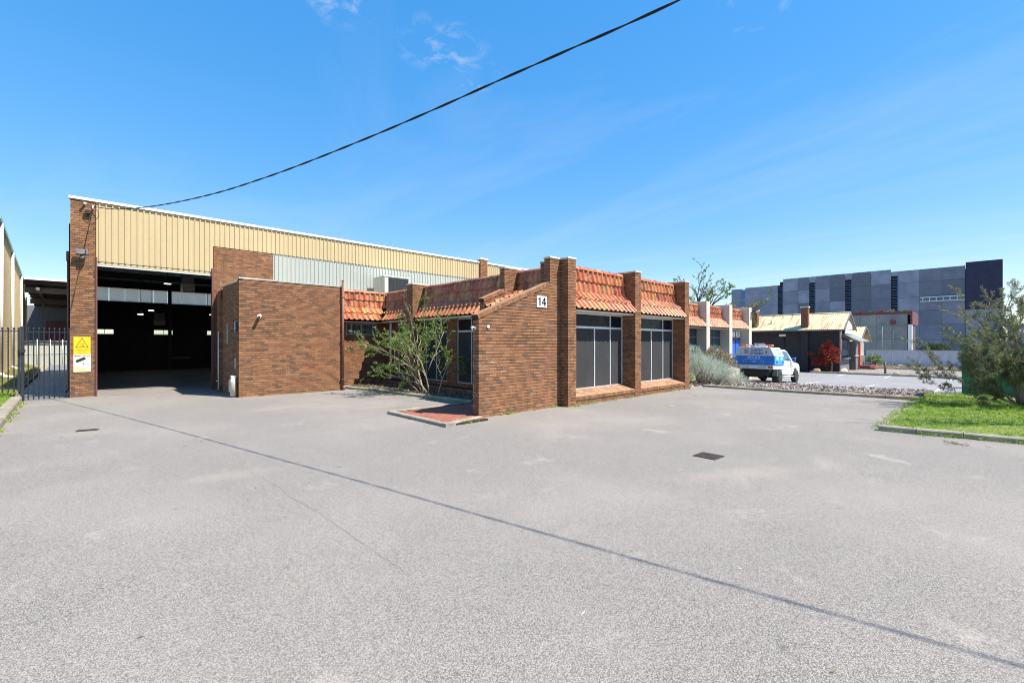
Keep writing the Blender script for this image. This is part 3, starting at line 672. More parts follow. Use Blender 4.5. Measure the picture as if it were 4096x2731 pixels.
# drain grates
def drain(cx, cy, lx, ly, ang, nbar, label):
    t = thing('drain_grate', label, 'drain', (cx, cy, 0)); rot = Matrix.Rotation(ang, 3, 'Z'); O = Vector((cx, cy, 0))
    def q(x, y, z): return O + rot @ Vector((x, y, z))
    def ob(x0, y0, z0, x1, y1, z1): return MB().obox(q(x0, y0, z0), rot @ Vector((x1 - x0, 0, 0)), rot @ Vector((0, y1 - y0, 0)), (0, 0, z1 - z0))
    ob(-lx / 2, -ly / 2, .001, lx / 2, ly / 2, .005).build('pit_shade', 'recess_shade', t)  # flat black sheet; the shade of the pit is in its colour
    f = MB()
    for a in ((-lx / 2 - .02, -ly / 2 - .02, lx / 2 + .02, -ly / 2), (-lx / 2 - .02, ly / 2, lx / 2 + .02, ly / 2 + .02), (-lx / 2 - .02, -ly / 2, -lx / 2, ly / 2), (lx / 2, -ly / 2, lx / 2 + .02, ly / 2)):
        g = ob(a[0], a[1], 0, a[2], a[3], .012); f.add(g.v, g.f)
    f.build('frame', 'grate', t)
    for i in range(nbar):
        y = -ly / 2 + ly * (i + .5) / nbar; ob(-lx / 2, y - .006, .002, lx / 2, y + .006, .014).build('bar', 'grate', t)
drain(7.73, 3.24, .33, .34, -.05, 11, 'square steel drain grate in the asphalt beside a curved crack')
drain(.21, 13.63, .32, .17, -.25, 5, 'narrow slotted drain grate beside the shadow line of the overhead cable')
for x, y in ((13.0, 6.6), (16.6, 7.4)):
    one(MB().lathe((x, y, .001), [(.13, 0), (.12, .006), (.02, .007)], 18), 'service_cover', 'concrete', 'round service cover in the asphalt before the window bay ' + ('next to the number wall' if x < 15 else 'next to the silver bush'), 'cover', 'round covers in the asphalt')
# entrance paving, herringbone red pavers in a concrete border
M['paver'] = brick_mat('red_paver', [(0, (.24, .07, .045)), (.5, (.34, .105, .065)), (1, (.28, .10, .07))], (.36, .15, .10), .04)
pv = tag(MB().box((6.14, 8.52, -.02), (7.38, 11.2, .045)).box((7.38, 9.19, -.02), (10.4, 11.2, .045)).build('entrance_paving', 'mortar'), kind='structure')
cell = .115
pm = {}
for L, Wd, nm in ((.226, .108, 'h'), (.108, .226, 'v')):
    cv = [(0, 0, 0), (L, 0, 0), (L, 0, .03), (0, 0, .03), (0, Wd, 0), (L, Wd, 0), (L, Wd, .03), (0, Wd, .03)]
    pm[nm] = Bricks.fill('paver', [cv], [0.], [.05]); pm[nm].materials.append(M['paver'])
cnt = 0
for i in range(-2, 40):
    for j in range(-2, 30):
        k = (i - j) % 4
        if k == 0: nm, ok = 'h', True
        elif k == 3: nm, ok = 'v', True
        else: continue
        x, y = 6.2 + i * cell, 8.58 + j * cell
        dxx, dyy = (.226, .108) if nm == 'h' else (.108, .226)
        if x < 6.18 or y < 8.56 or x + dxx > 9.0 or y + dyy > 11.1 or (x + dxx > 7.38 and y < 9.22): continue
        if nm == 'v' : pass
        o = bpy.data.objects.new('paver', pm[nm]); C.objects.link(o); o.parent = pv; o.location = (x, y, .03 + R.uniform(-.003, .003)); cnt += 1
kerb('paving_edge', [(6.1, 11.2), (6.06, 8.46), (7.36, 8.70)], .13, .085, 1.1)
kerb('paving_back_edge', [(6.24, 11.14), (9.0, 11.14)], .1, .07, 1.1, side=1)

# ================================================================ OFFICE (tiled mansard, number 14)
office = thing('brick_office', 'low brown brick office with orange tiled mansard roof and sloping wing wall', 'building', (11.0, 9.0, 0))
B = Bricks()
FY, WY = 8.62, 9.16                    # right facade: pillar fronts, window plane
FX, WX = 10.50, 11.10                  # left facade
PT = 4.43                              # pillar brick top, cap above
PX = [(10.62, 11.0), (14.38, 14.77), (18.25, 18.63)]
for x0, x1 in PX: brick_pier(B, x0, x1, FY, 9.75, 0, PT, 'lr')
# wing wall with the number: sloping top then a raised pier
sl = lambda u: 2.52 + (3.60 - 2.52) * (u / 2.76) if u < 2.74 else 9
B.run((7.42, 9.17), (7.42, 8.93), 0, 2.49, None, 0)
B.run((7.42, 8.93), (10.60, 8.93), 0, 42 * BC, 1, None, top=lambda u: min(2.52 + (3.60 - 2.52) * (u / 2.74), 3.62))
B.run((10.16, 9.17), (10.16, 8.93), 42 * BC, PT, None, 0); B.run((10.16, 8.93), (10.60, 8.93), 42 * BC, PT, 1, None)
B.core(MB().prism([(7.433, 8.943, 0), (10.6, 8.943, 0), (10.6, 8.943, 4.42), (10.173, 8.943, 4.42), (10.173, 8.943, 3.60), (7.433, 8.943, 2.52)], (0, .215, 0)))
B.run((10.16, 9.17), (7.42, 9.17), 0, 2.5, None, None)
# second wing wall behind
B.run((9.56, 11.46), (9.56, 11.22), 0, 3.22, None, 0)
B.run((9.56, 11.22), (10.80, 11.22), 0, 42 * BC, 1, None, top=lambda u: min(3.25 + .40 * u, 3.62))
B.run((10.45, 11.46), (10.45, 11.22), 42 * BC, PT, None, 0); B.run((10.45, 11.22), (11.25, 11.22), 42 * BC, PT, 1, None)
B.core(MB().prism([(9.573, 11.233, 0), (11.25, 11.233, 0), (11.25, 11.233, 4.42), (10.46, 11.23, 4.42), (10.46, 11.23, 3.6), (9.57, 11.23, 3.24)], (0, .22, 0)))
# left-face pier
B.run((10.5, 17.57), (10.5, 17.08), 0, PT, None, 0); B.run((10.5, 17.08), (11.2, 17.08), 0, PT, 1, None)
B.core(MB().box((10.51, 17.09, 0), (11.3, 17.56, PT - .01)))
# walls below the mansard: right facade (sill wall), left facade, back wall
LW = [(12.95, 14.74), (15.42, 17.02), (18.6, 19.37)]
B.run((WX, 20.5), (WX, 9.2), 0, 2.98, None, None, openings=[(20.5 - b, 20.5 - a, .30, 2.9) for a, b in LW])
lw = MB(); zz = [(9.2, 12.95), (14.74, 15.42), (17.02, 18.6), (19.37, 20.5)]
for a, b in zz: lw.box((WX + .012, a, 0), (WX + .2, b, 3.0))
for a, b in LW: lw.box((WX + .012, a, 0), (WX + .2, b, .29)); lw.box((WX + .012, a, 2.91), (WX + .2, b, 3.0))
B.core(lw)
B.run((7.95, 20.5), (WX, 20.5), 0, 2.95, None, None, openings=[(9.05 - 7.95, 10.6 - 7.95, 2.30, 2.84)])
lw = MB().box((7.95, 20.512, 0), (9.05, 20.7, 3.0)).box((10.6, 20.512, 0), (WX, 20.7, 3.0)).box((9.05, 20.512, 0), (10.6, 20.7, 2.29)).box((9.05, 20.512, 2.85), (10.6, 20.7, 3.0))
B.core(lw)
# brick sills: plinth fronts
for a, b in ((11.0, 14.38), (14.77, 18.25)):
    B.run((a, FY + .03), (b, FY + .03), 0, .16, None, None); B.core(MB().box((a, FY + .04, 0), (b, WY + .2, .155)))
B.run((10.53, 20.0), (10.53, 17.58), 0, .17, None, None); B.run((10.53, 17.06), (10.53, 11.47), 0, .17, None, None)
B.core(MB().box((10.54, 11.47, 0), (WX + .1, 17.06, .165))); B.core(MB().box((10.54, 17.58, 0), (WX + .1, 20.4, .165)))
B.run((7.95, 19.93), (10.53, 19.93), 0, .26, None, None); B.core(MB().box((7.95, 19.94, 0), (10.9, 20.6, .255)))
# brick-on-edge sills
bm_s = {}
def edge_bricks(parent, p0, along, width, inv, z0, rise, depth, hh=.105, name='sill_brick'):
    """soldier / header course: bricks side by side; inv = inward vector (length = brick length), rise along inv"""
    n = int(round(width / .086)); sp = width / n; key = (round(sp, 4), round(depth, 3), round(rise, 3), hh)
    if key not in bm_s:
        w = sp - .008; cv = [(0, 0, 0), (w, 0, 0), (w, 0, hh), (0, 0, hh), (0, depth, rise), (w, depth, rise), (w, depth, rise + hh), (0, depth, rise + hh)]
        me = Bricks.fill(name, [cv], [0.], [.05]); me.materials.append(M['brick']); bm_s[key] = me
    ang = math.atan2(along[1], along[0])
    for i in range(n):
        o = bpy.data.objects.new(name, bm_s[key]); C.objects.link(o); o.parent = parent
        P = Vector((p0[0] + along[0] * sp * i, p0[1] + along[1] * sp * i, z0 + R.uniform(-.002, .003))); o.location = P - WL[parent]; o.rotation_euler = (0, 0, ang); WL[o] = P
wall14 = B.finish(office, 'brick', 'mortar', 300)
sill = MB().box((11.0, 8.70, .16), (14.38, 9.1, .17)).box((14.77, 8.70, .16), (18.25, 9.1, .17)).build('sill_bed', 'mortar', office)
for a, b in ((11.005, 14.375), (14.775, 18.245)):
    edge_bricks(sill, (a, FY - .0), (1, 0), b - a, None, .165, .075, .27)
    edge_bricks(sill, (a, FY + .275), (1, 0), b - a, None, .245, .08, .27)
# rowlock coping on the two wing walls (real bricks, following the slope)
def coping(x0, y0, z0, x1, z1, yd, nm):
    d = Vector((x1 - x0, 0, z1 - z0)); L = d.length; d /= L; n = int(round(L / .086)); sp = L / n
    up = Vector((-d.z, 0, d.x))
    cv = [(0, 0, 0), (sp - .009, 0, 0), (sp - .009, 0, .115), (0, 0, .115), (0, yd, 0), (sp - .009, yd, 0), (sp - .009, yd, .115), (0, yd, .115)]
    me = Bricks.fill('coping_brick', [cv], [0.], [.05]); me.materials.append(M['brick'])
    mt = MB().prism([Vector((x0, y0 + .01, z0)), Vector((x1, y0 + .01, z1)), Vector((x1, y0 + .01, z1)) + up * .1, Vector((x0, y0 + .01, z0)) + up * .1], (0, yd - .02, 0)).build('coping', 'mortar', office)
    for i in range(n):
        P = Vector((x0, y0, z0)) + d * (sp * i + .004) + up * R.uniform(-.002, .002)
        o = bpy.data.objects.new('coping_brick', me); C.objects.link(o); o.parent = mt
        o.matrix_basis = Matrix.Translation(P - WL[mt]) @ Matrix((d, Vector((0, 1, 0)), up)).transposed().to_4x4(); WL[o] = P
coping(7.40, 8.915, 2.53, 10.15, 3.61, .27, 'a'); coping(9.54, 11.205, 3.25, 10.44, 3.62, .27, 'b')
for (x0, x1, y0, y1) in [(a - .015, b + .015, FY - .015, 9.77) for a, b in PX] + [(10.145, 10.60, 8.915, 9.19), (10.435, 11.27, 11.205, 11.475), (10.485, 11.3, 17.065, 17.585)]:
    box('pillar_cap', (x0, y0, PT + .004), (x1, y1, PT + .06), 'concrete_pale', office, .008)
# flat roof behind, under the ridge
MB().box((11.35, 9.5, 4.2), (18.5, 22.15, 4.28)).box((8.0, 20.85, 4.1), (11.4, 22.15, 4.2)).build('flat_roof', 'white_sheet', office)
MB().box((18.35, 9.75, 0), (18.62, 22.1, 4.2)).build('side_wall', 'mortar', office)
# mansards
PROF = [(0, 2.97), (.235, 3.29), (.50, 3.61), (.53, 3.95), (.55, 4.30)]
roof = MB().build('mansard_roof', 'tile', office) if False else None
def mansard(start, along, out, width, name='mansard_roof', prof=PROF, parent=None, skip=None, ridge=True, trim0=0., trim1=0.):
    parent = parent or office
    al = Vector((*along, 0)); ou = Vector((*out, 0)); S0 = Vector((start[0], start[1], 0)); mb = MB()
    pts = [S0 - ou * a + Vector((0, 0, z - .03)) for a, z in prof]; back = [S0 - ou * (prof[-1][0] + .12) + Vector((0, 0, prof[-1][1] - .03)), S0 - ou * (prof[-1][0] + .12) + Vector((0, 0, prof[0][1] - .03))]
    mb.prism(pts + back, al * width)
    m = mb.build(name, 'mortar', parent)
    tile_rows(m, start, along, width, out, prof, skip=skip)
    if ridge:
        a, z = prof[-1]; p = S0 - ou * (a + .03) + Vector((0, 0, z + .01)); ridge_tiles(m, p + al * trim0, p + al * (width - trim1))
    return m
for (a0, a1), (b0, b1) in zip(PX, PX[1:]): mansard((a1 + .005, 8.60), (1, 0), (0, -1), b0 - a1 - .01)
mansard((10.55, 11.21), (0, -1), (-1, 0), 2.02)
mansard((10.55, 17.07), (0, -1), (-1, 0), 17.07 - 11.47)
mansard((10.55, 20.45), (0, -1), (-1, 0), 20.45 - 17.58, skip=lambda P: P.y > 20.12 + (P.x - 10.55), trim0=0.)
mansard((7.97, 19.95), (1, 0), (0, -1), 11.05 - 7.97, skip=lambda P: P.x > 10.54 + (P.y - 19.95))
# porch roof between the wing walls
mansard((9.46, 11.2), (0, -1), (-1, 0), 2.02, 'porch_roof', [(0, 3.04), (.40, 3.20), (.80, 3.36), (1.2, 3.52), (1.6, 3.68)], ridge=False)
# fascia, soffit
for a, b in ((11.0, 14.38), (14.77, 18.25)):
    MB().box((a + .003, 8.66, 2.905), (b - .003, 8.69, 2.965)).box((a + .003, 8.69, 2.90), (b - .003, WY + .05, 2.925)).build('soffit', 'white', office)
MB().box((10.60, 11.47, 2.89), (10.63, 17.07, 2.965)).box((10.63, 11.47, 2.885), (WX - .003, 17.07, 2.91)).box((10.60, 17.58, 2.89), (10.63, 19.97, 2.965)).box((10.63, 17.58, 2.885), (WX - .003, 20.4, 2.91)).build('soffit', 'white', office)
box('soffit', (7.96, 20.0, 2.87), (10.6, 20.49, 2.895), 'white', office)
# windows ---------------------------------------------------------
def window(parent, o, along, nrm, W_, H_, mull, trans, mat='screen', topmat=None, fw=.045, name='window', upm=None, frame='alu', fdep=.05):
    """o = lower-left outer corner; along/nrm plan vectors; frame bars and each pane its own object"""
    al = Vector((*along, 0)); n = Vector((*nrm, 0)); o = Vector(o); up = Vector((0, 0, 1))
    f = MB()
    def bar(u0, u1, z0, z1, out=0.): f.obox(o + al * u0 + up * z0 - n * .03, al * (u1 - u0), up * (z1 - z0), n * (fdep + out))
    bar(0, W_, 0, fw); bar(0, W_, H_ - fw, H_); bar(0, fw, fw, H_ - fw); bar(W_ - fw, W_, fw, H_ - fw)
    rows = [(fw, H_ - fw, mull)]
    if trans:
        bar(fw, W_ - fw, trans - fw * .8, trans + fw * .8, .008); rows = [(fw, trans - fw * .8, mull), (trans + fw * .8, H_ - fw, upm if upm is not None else mull)]
    panes = []
    for z0, z1, ms in rows:
        xs = [fw]
        for m in ms:
            bar(m - fw * .5, m + fw * .5, z0, z1, -.004); panes.append((xs[-1], m - fw * .5, z0, z1)); xs.append(m + fw * .5)
        panes.append((xs[-1], W_ - fw, z0, z1))
    fr = f.build(name, frame, parent)
    for a, b, z0, z1 in panes: MB().obox(o + al * a + up * z0 - n * .02, al * (b - a), up * (z1 - z0), n * .008).build('pane', topmat if topmat and trans and z0 > trans else mat, fr)
    return fr
for (a0, a1), (b0, b1) in zip(PX, PX[1:]):
    w = b0 - a1 - .62
    x0 = a1 + .40
    box('window_infill', (a1 + .002, WY + .02, .17), (x0, WY + .2, 2.9), 'mortar', office)
    window(office, (a1 + .01, WY, .40), (1, 0), (0, -1), b0 - a1 - .02, 2.50, [1.66, 2.59], 2.03, upm=[2.59], topmat='glass_top')
for a, b in LW[:2]: window(office, (WX + .05, b, .31), (0, -1), (-1, 0), b - a, 2.58, [(b - a) * .5], 2.07, topmat='glass_top')
window(office, (WX + .05, 19.37, .31), (0, -1), (-1, 0), .77, 2.58, [], 2.07)
bw = window(office, (9.06, 20.52, 2.31), (1, 0), (0, -1), 1.53, .52, [.26, .75, 1.34], None, 'glass_dark', None, .03)
g = MB()
for i in range(26): g.box((9.08 + i * .06, 20.485, 2.33), (9.085 + i * .06, 20.49, 2.81))
for i in range(8): g.box((9.07, 20.486, 2.35 + i * .06), (10.58, 20.491, 2.355 + i * .06))
g.build('security_grille', 'alu', bw)
# entry door in the shade of the porch
MB().box((11.02, 9.6, .05), (11.08, 10.9, 2.6)).build('door', 'dark_steel', office)
# white downpipe in the inner corner
dp = MB().tube([(10.86, 19.62, 2.9), (10.86, 19.62, .32)], .05, 12).tube([(10.86, 19.62, .34), (10.80, 19.62, .2)], .065, 12).build('downpipe', 'white', office)
# number plate
pl = box('number_plate', (9.56, 8.905, 2.945), (9.985, 8.922, 3.27), 'sign_white', office)
def digit(polys, x, z):
    mb = MB()
    for P in polys: mb.prism([(x + a, 8.9035, z + b) for a, b in P], (0, .002, 0))
    return mb.build('numeral', 'print_black', pl)
digit([[(0, 0), (.062, 0), (.062, .245), (.028, .245), (-.045, .195), (-.045, .16), (0, .18)]], 9.655, 2.985)
digit([[(.095, 0), (.155, 0), (.155, .245), (.095, .245)], [(-.005, .06), (.19, .06), (.19, .105), (-.005, .105)], [(-.005, .10), (.05, .10), (.155, .235), (.10, .245)]], 9.77, 2.985)
# wall light base and cable
MB().lathe((7.72, 8.925, 2.33), [(.045, 0), (.045, -.02), (.02, -.03)], 14, 'Y').build('junction_cover', 'white', office)

def bullet_camera(pos, d, label, mat='white', s=1.):
    t = thing('security_camera', label, 'camera', pos); p = Vector(pos); d = Vector(d).normalized()
    return t, p, d
def make_camera(mount, wall_n, look, label, s=1.):
    t = thing('security_camera', label, 'camera', mount); m = Vector(mount); n = Vector(wall_n); d = Vector(look).normalized()
    MB().tube([m + n * .001, m + n * .02 * s], .035 * s, 12).build('base', 'white', t)
    MB().tube([m + n * .02 * s, m + n * .07 * s], .015 * s, 8).build('arm', 'white', t)
    c = m + n * .085 * s
    MB().tube([c - d * .05 * s, c - d * .045 * s, c + d * .085 * s, c + d * .1 * s], [.02 * s, .036 * s, .036 * s, .033 * s], 14).build('body', 'white', t)
    MB().tube([c + d * .1 * s, c + d * .104 * s], .026 * s, 14).build('lens', 'black', t)
    return t
make_camera((7.42, 9.06, 2.30), (-1, 0, 0), (-.35, -.8, -.25), 'white bullet camera on the end of the number fourteen wing wall', 1.15)

# ================================================================ STORE BLOCK
block = thing('brick_store_block', 'plain brown brick block with flat capping beside the open roller doorway', 'building', (6.0, 19.5, 0))
B = Bricks(); BT = 4.17
B.run((4.17, 20.62), (4.17, 18.15), 0, BT - .1, None, 0, openings=[(20.62 - 19.06, 20.62 - 18.32, 2.28, 2.72), (20.62 - 20.16, 20.62 - 19.78, 1.84, 2.68)])
B.run((4.17, 18.15), (7.93, 18.15), 0, BT, 1, 1)
B.run((7.93, 18.15), (7.93, 20.5), 0, BT, 0, None)
core = MB().box((4.30, 18.4, 0), (7.92, 22.15, BT - .12)).box((4.18, 18.16, 0), (7.92, 18.4, BT - .01)).box((4.18, 18.4, 0), (4.3, 20.62, 1.83)).box((4.18, 18.4, 2.73), (4.3, 20.62, BT - .11)).box((4.18, 19.07, 1.83), (4.3, 19.77, 2.73)).box((4.18, 18.4, 1.83), (4.3, 19.06, 2.27)).box((4.18, 20.17, 1.83), (4.3, 20.62, 2.73)).box((7.9, 18.2, BT - .2), (7.925, 20.5, BT - .01))
B.core(core)
brick_pier(B, 4.06, 4.19, 20.64, 20.95, 0, 3.9, 'l')
B.finish(block, 'brick', 'mortar', 300)
for i in range(6):
    a = 4.155 + (7.945 - 4.155) * i / 6; b = 4.155 + (7.945 - 4.155) * (i + 1) / 6
    box('capping', (a + .003, 18.13, BT + .004), (b - .003, 18.40, BT + .055), 'concrete_pale' if i == 0 else 'white_sheet', block, .005)
box('capping', (4.15, 18.40, BT - .085), (4.40, 20.64, BT - .035), 'concrete_pale', block, .005)
box('flat_roof', (4.4, 18.4, BT - .12), (7.92, 22.15, BT - .06), 'white_sheet', block)
window(block, (4.23, 19.05, 2.285), (0, -1), (-1, 0), .72, .43, [.52], None, 'glass_dark', None, .03)
window(block, (4.23, 20.15, 1.845), (0, -1), (-1, 0), .36, .83, [], None, 'glass_dark', None, .03)
dpb = MB().tube([(7.86, 18.08, .14), (7.86, 18.08, 4.42)], .05, 12).tube([(7.86, 18.08, 4.42), (7.86, 18.08, 4.46)], [.058, .03], 12).tube([(7.86, 18.08, .16), (7.93, 18.02, .05)], .055, 12).build('downpipe', 'brown_pipe', block)
for z in (.45, 2.0, 3.75): box('pipe_clip', (7.79, 18.02, z), (7.93, 18.145, z + .03), 'brown_pipe', dpb)
MB().tube([(4.03, 20.62, .1), (4.03, 20.62, 2.35)], .016, 8).tube([(3.95, 20.62, .45), (4.03, 20.62, .45)], .014, 8).build('conduit', 'white', block)
MB().tube([(4.10, 20.60, 3.6), (4.10, 20.60, 4.35)], .028, 8).build('vent_pipe', 'brown_pipe', block)
s = box('label_plate', (4.155, 18.62, 1.0), (4.166, 18.72, 1.36), 'sign_white', block)
for i in range(4): box('mark', (4.152, 18.64, 1.03 + i * .08), (4.1545, 18.70, 1.075 + i * .08), 'print_black', s)
# white meter box / lagged pipes at the foot of the block
mb = thing('meter_cover', 'battered white meter cover standing at the foot of the brick block', 'meter', (4.05, 18.45, 0))
MB().tube([(4.05, 18.42, .05), (4.05, 18.42, .55), (4.06, 18.42, .68)], [.10, .105, .08], 12).build('cover', 'concrete_pale', mb)
MB().tube([(4.04, 18.62, .18), (4.04, 18.62, .56), (4.07, 18.60, .66)], [.085, .09, .06], 12).build('cover', 'concrete_pale', mb)
box('head', (3.98, 18.36, .62), (4.14, 18.56, .76), 'sign_white', mb, .015)
box('slot', (3.976, 18.44, .64), (3.982, 18.47, .73), 'black', mb)
MB().tube([(4.05, 18.45, 0), (4.05, 18.45, .08)], .06, 10).build('foot', 'concrete', mb)
make_camera((4.79, 18.15, 2.88), (0, -1, 0), (-.4, -1, -.35), 'round white camera high on the plain brick block', 1.5)

# ================================================================ WAREHOUSE
WF = 22.2
wh = thing('warehouse', 'tall brick warehouse with cream ribbed cladding and open roller doorway', 'building', (9.0, 30.0, 0))
B = Bricks()
B.run((-.1, 24.5), (-.1, WF), -.04, 6.98, None, 0); B.run((-.1, WF), (.55, WF), -.04, 6.98, 1, None)
B.core(MB().box((-.09, WF + .01, -.05), (.55, WF + .24, 6.97)).box((-.085, WF + .24, -.05), (.15, 41.6, 6.9)))
B.run((4.17, WF), (6.45, WF), 0, 5.9, None, None); B.core(MB().box((4.17, WF + .01, 0), (6.45, WF + .24, 5.89)))
B.run((18.5, WF - .12), (19.07, WF - .12), 4.3, 7.2, None, None); B.run((18.5, WF + .2), (18.5, WF - .12), 4.3, 7.2, None, None)
B.core(MB().box((18.51, WF - .11, 4.2), (19.06, WF + .3, 7.19)))
B.finish(wh, 'brick', 'mortar', 300)
for i in range(4):
    y = 26.5 + i * 4.2
    B2 = None
    MB().box((-.16, y, 0), (-.085, y + .35, 6.9)).build('pilaster', 'mortar', wh)
sheets(wh, 'cladding_sheet', 'yellow_sheet', (.57, WF + .02), (1, 0), (0, -1), 4.15 - .57, 4.86, 6.97)
sheets(wh, 'cladding_sheet', 'yellow_sheet', (4.15, WF + .02), (1, 0), (0, -1), 18.5 - 4.15, 5.93, 6.97)
sheets(wh, 'cladding_sheet', 'yellow_sheet', (19.07, WF + .02), (1, 0), (0, -1), 31 - 19.07, 4.4, 6.97)
sheets(wh, 'cladding_sheet', 'white_sheet', (6.45, WF + .05), (1, 0), (0, -1), 18.5 - 6.45, 4.05, 5.97, h=.028)
box('wall_lining', (.55, WF + .06, 4.8), (31, WF + .1, 6.95), 'dark_steel', wh)
box('wall_lining', (6.45, WF + .07, 0), (31, WF + .12, 4.8), 'mortar', wh)
for i, (a, b) in enumerate(((-.14, .56), (.56, 6.5), (6.5, 12.5), (12.5, 18.49), (19.08, 25), (25, 31))):
    MB().box((a + .002, WF - .045, 6.985), (b - .002, WF + .25, 7.075)).build('parapet_flashing', 'white', wh)
box('pier_cap', (18.47, WF - .15, 7.204), (19.1, WF + .32, 7.29), 'white', wh)
box('lintel', (.57, WF + .035, 4.74), (4.15, WF + .055, 4.86), 'yellow_sheet', wh)
box('door_bottom_rail', (.57, WF + .04, 4.69), (4.15, WF + .10, 4.74), 'alu', wh)
MB().lathe((.6, WF + .42, 5.05), [(.22, 0), (.22, 3.5)], 14, 'X').build('roller_drum', 'dark_steel', wh)
box('door_jamb', (.552, WF - .05, 0), (.60, WF + .12, 5.0), 'brown_paint', wh); box('door_jamb', (4.10, WF - .05, 0), (4.168, WF + .12, 5.0), 'brown_paint', wh)
box('doorway_step', (.6, WF + .06, -.02), (4.10, WF + 2.2, .006), 'yard', wh)
# interior: floor, roof, walls, frame
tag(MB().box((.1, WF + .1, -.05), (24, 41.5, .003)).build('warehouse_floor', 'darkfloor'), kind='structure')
RZ = 6.75
MB().add([(-.1, WF, RZ + .15), (31, WF, RZ + .15), (31, 32, RZ + .5), (-.1, 32, RZ + .5)], [(0, 1, 2, 3)]).add([(-.1, 32, RZ + .5), (31, 32, RZ + .5), (31, 41.7, RZ - .55), (-.1, 41.7, RZ - .55)], [(0, 1, 2, 3)]).build('roof', 'foil', wh)
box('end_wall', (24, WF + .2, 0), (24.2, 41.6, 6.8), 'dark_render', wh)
Wn = [(1.0, 1.97), (4.12, 5.25), (7.35, 8.5), (10.6, 11.8)]
bk = MB(); xs = [.1] + [v for w in Wn for v in w] + [24.]
for a, b in zip(xs[0::2], xs[1::2]): bk.box((a, 41.5, 0), (b, 41.7, 4.80))
for a, b in Wn: bk.box((a, 41.5, 0), (b, 41.7, 2.53)).box((a, 41.5, 2.87), (b, 41.7, 4.80))
bk.box((.1, 41.5, 5.72), (24, 41.7, 6.4)).box((14, 41.5, 4.8), (24, 41.7, 5.72))
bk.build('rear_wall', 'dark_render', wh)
for i in range(17):
    a = .1 + i * .81
    box('skylight_sheet', (a + .03, 41.58, 4.80), (a + .78, 41.585, 5.72), 'skylight', wh)
    box('wall_girt', (a - .015, 41.5, 4.8), (a + .015, 41.57, 5.72), 'dark_steel', wh)
for a, b in Wn: window(wh, (a, 41.52, 2.54), (1, 0), (0, -1), b - a, .33, [(b - a) / 2], None, 'clear', None, .025, frame='dark_steel')
for y in (25.8, 29.6, 33.4, 37.4):
    z = RZ + .05 - abs(y - 32) * .035 - (.25 if y > 32 else 0)
    MB().box((.1, y - .09, z - .42), (24, y + .09, z - .40)).box((.1, y - .09, z - .06), (24, y + .09, z - .04)).box((.1, y - .012, z - .40), (24, y + .012, z - .06)).build('rafter', 'dark_steel', wh)
    for x in (.25, 8.6, 16.5): MB().box((x, y - .1, 0), (x + .2, y + .1, z - .4)).build('column', 'dark_steel', wh)
for i in range(14):
    x = .9 + i * 1.3; MB().box((x, WF + .3, RZ - .02), (x + .07, 32, RZ + .12)).build('purlin', 'dark_steel', wh)
box('column', (4.9, 40.9, 0), (5.1, 41.1, 6.1), 'dark_steel', wh)
def duct(x0, x1, y0, y1, z0, z1, lab):
    t = thing('cooler_outlet', lab, 'cooler', ((x0 + x1) / 2, (y0 + y1) / 2, z0))
    box('duct', (x0 + .02, y0 + .02, z0 + (z1 - z0) * .34), (x1 - .02, y1, z1), 'foil', t); box('grille_box', (x0, y0, z0), (x1, y1, z0 + (z1 - z0) * .34), 'ac_cream', t)
    for i in range(5): box('louvre', (x0 + .03, y0 - .012, z0 + .03 + i * (z1 - z0) * .06), (x1 - .03, y0 + .0, z0 + .045 + i * (z1 - z0) * .06), 'dark_steel', t)
duct(4.2, 4.75, 30.0, 30.6, 4.72, 5.9, 'grey cooler outlet hanging under the warehouse roof near the doorway'); duct(4.05, 4.7, 40.7, 41.3, 3.2, 4.05, 'pale cooler outlet on the far wall of the dark warehouse')
for k, (x, y, z, hz) in enumerate(((3.56, 30.0, 5.05, 6.4), (3.55, 37.0, 4.0, 6.2), (3.05, 37.4, 3.75, 6.2), (6.95, 37.6, 3.9, 6.2))):
    t = thing('high_bay_light', 'lit high bay lamp hanging beside the grey cooler outlet near the doorway' if k == 0 else 'round lit high bay lamp hanging deep in the dark warehouse', 'lamp', (x, y, z), 'lamps hanging in the warehouse')
    MB().lathe((x, y, z), [(.165, 0), (.17, .02), (.12, .13), (.06, .2), (.05, .32)], 16).build('housing', 'dark_steel', t)
    MB().lathe((x, y, z - .012), [(.15, 0), (.15, .008)], 16).build('lens', 'lamp', t); MB().tube([(x, y, z + .32), (x, y, hz)], .012, 6).build('cord', 'black', t)
one(MB().box((5.0, 41.36, .75), (6.3, 41.5, .9)), 'wall_rack', 'mid_grey', 'pale grey rack fixed low on the far wall of the warehouse', 'rack')
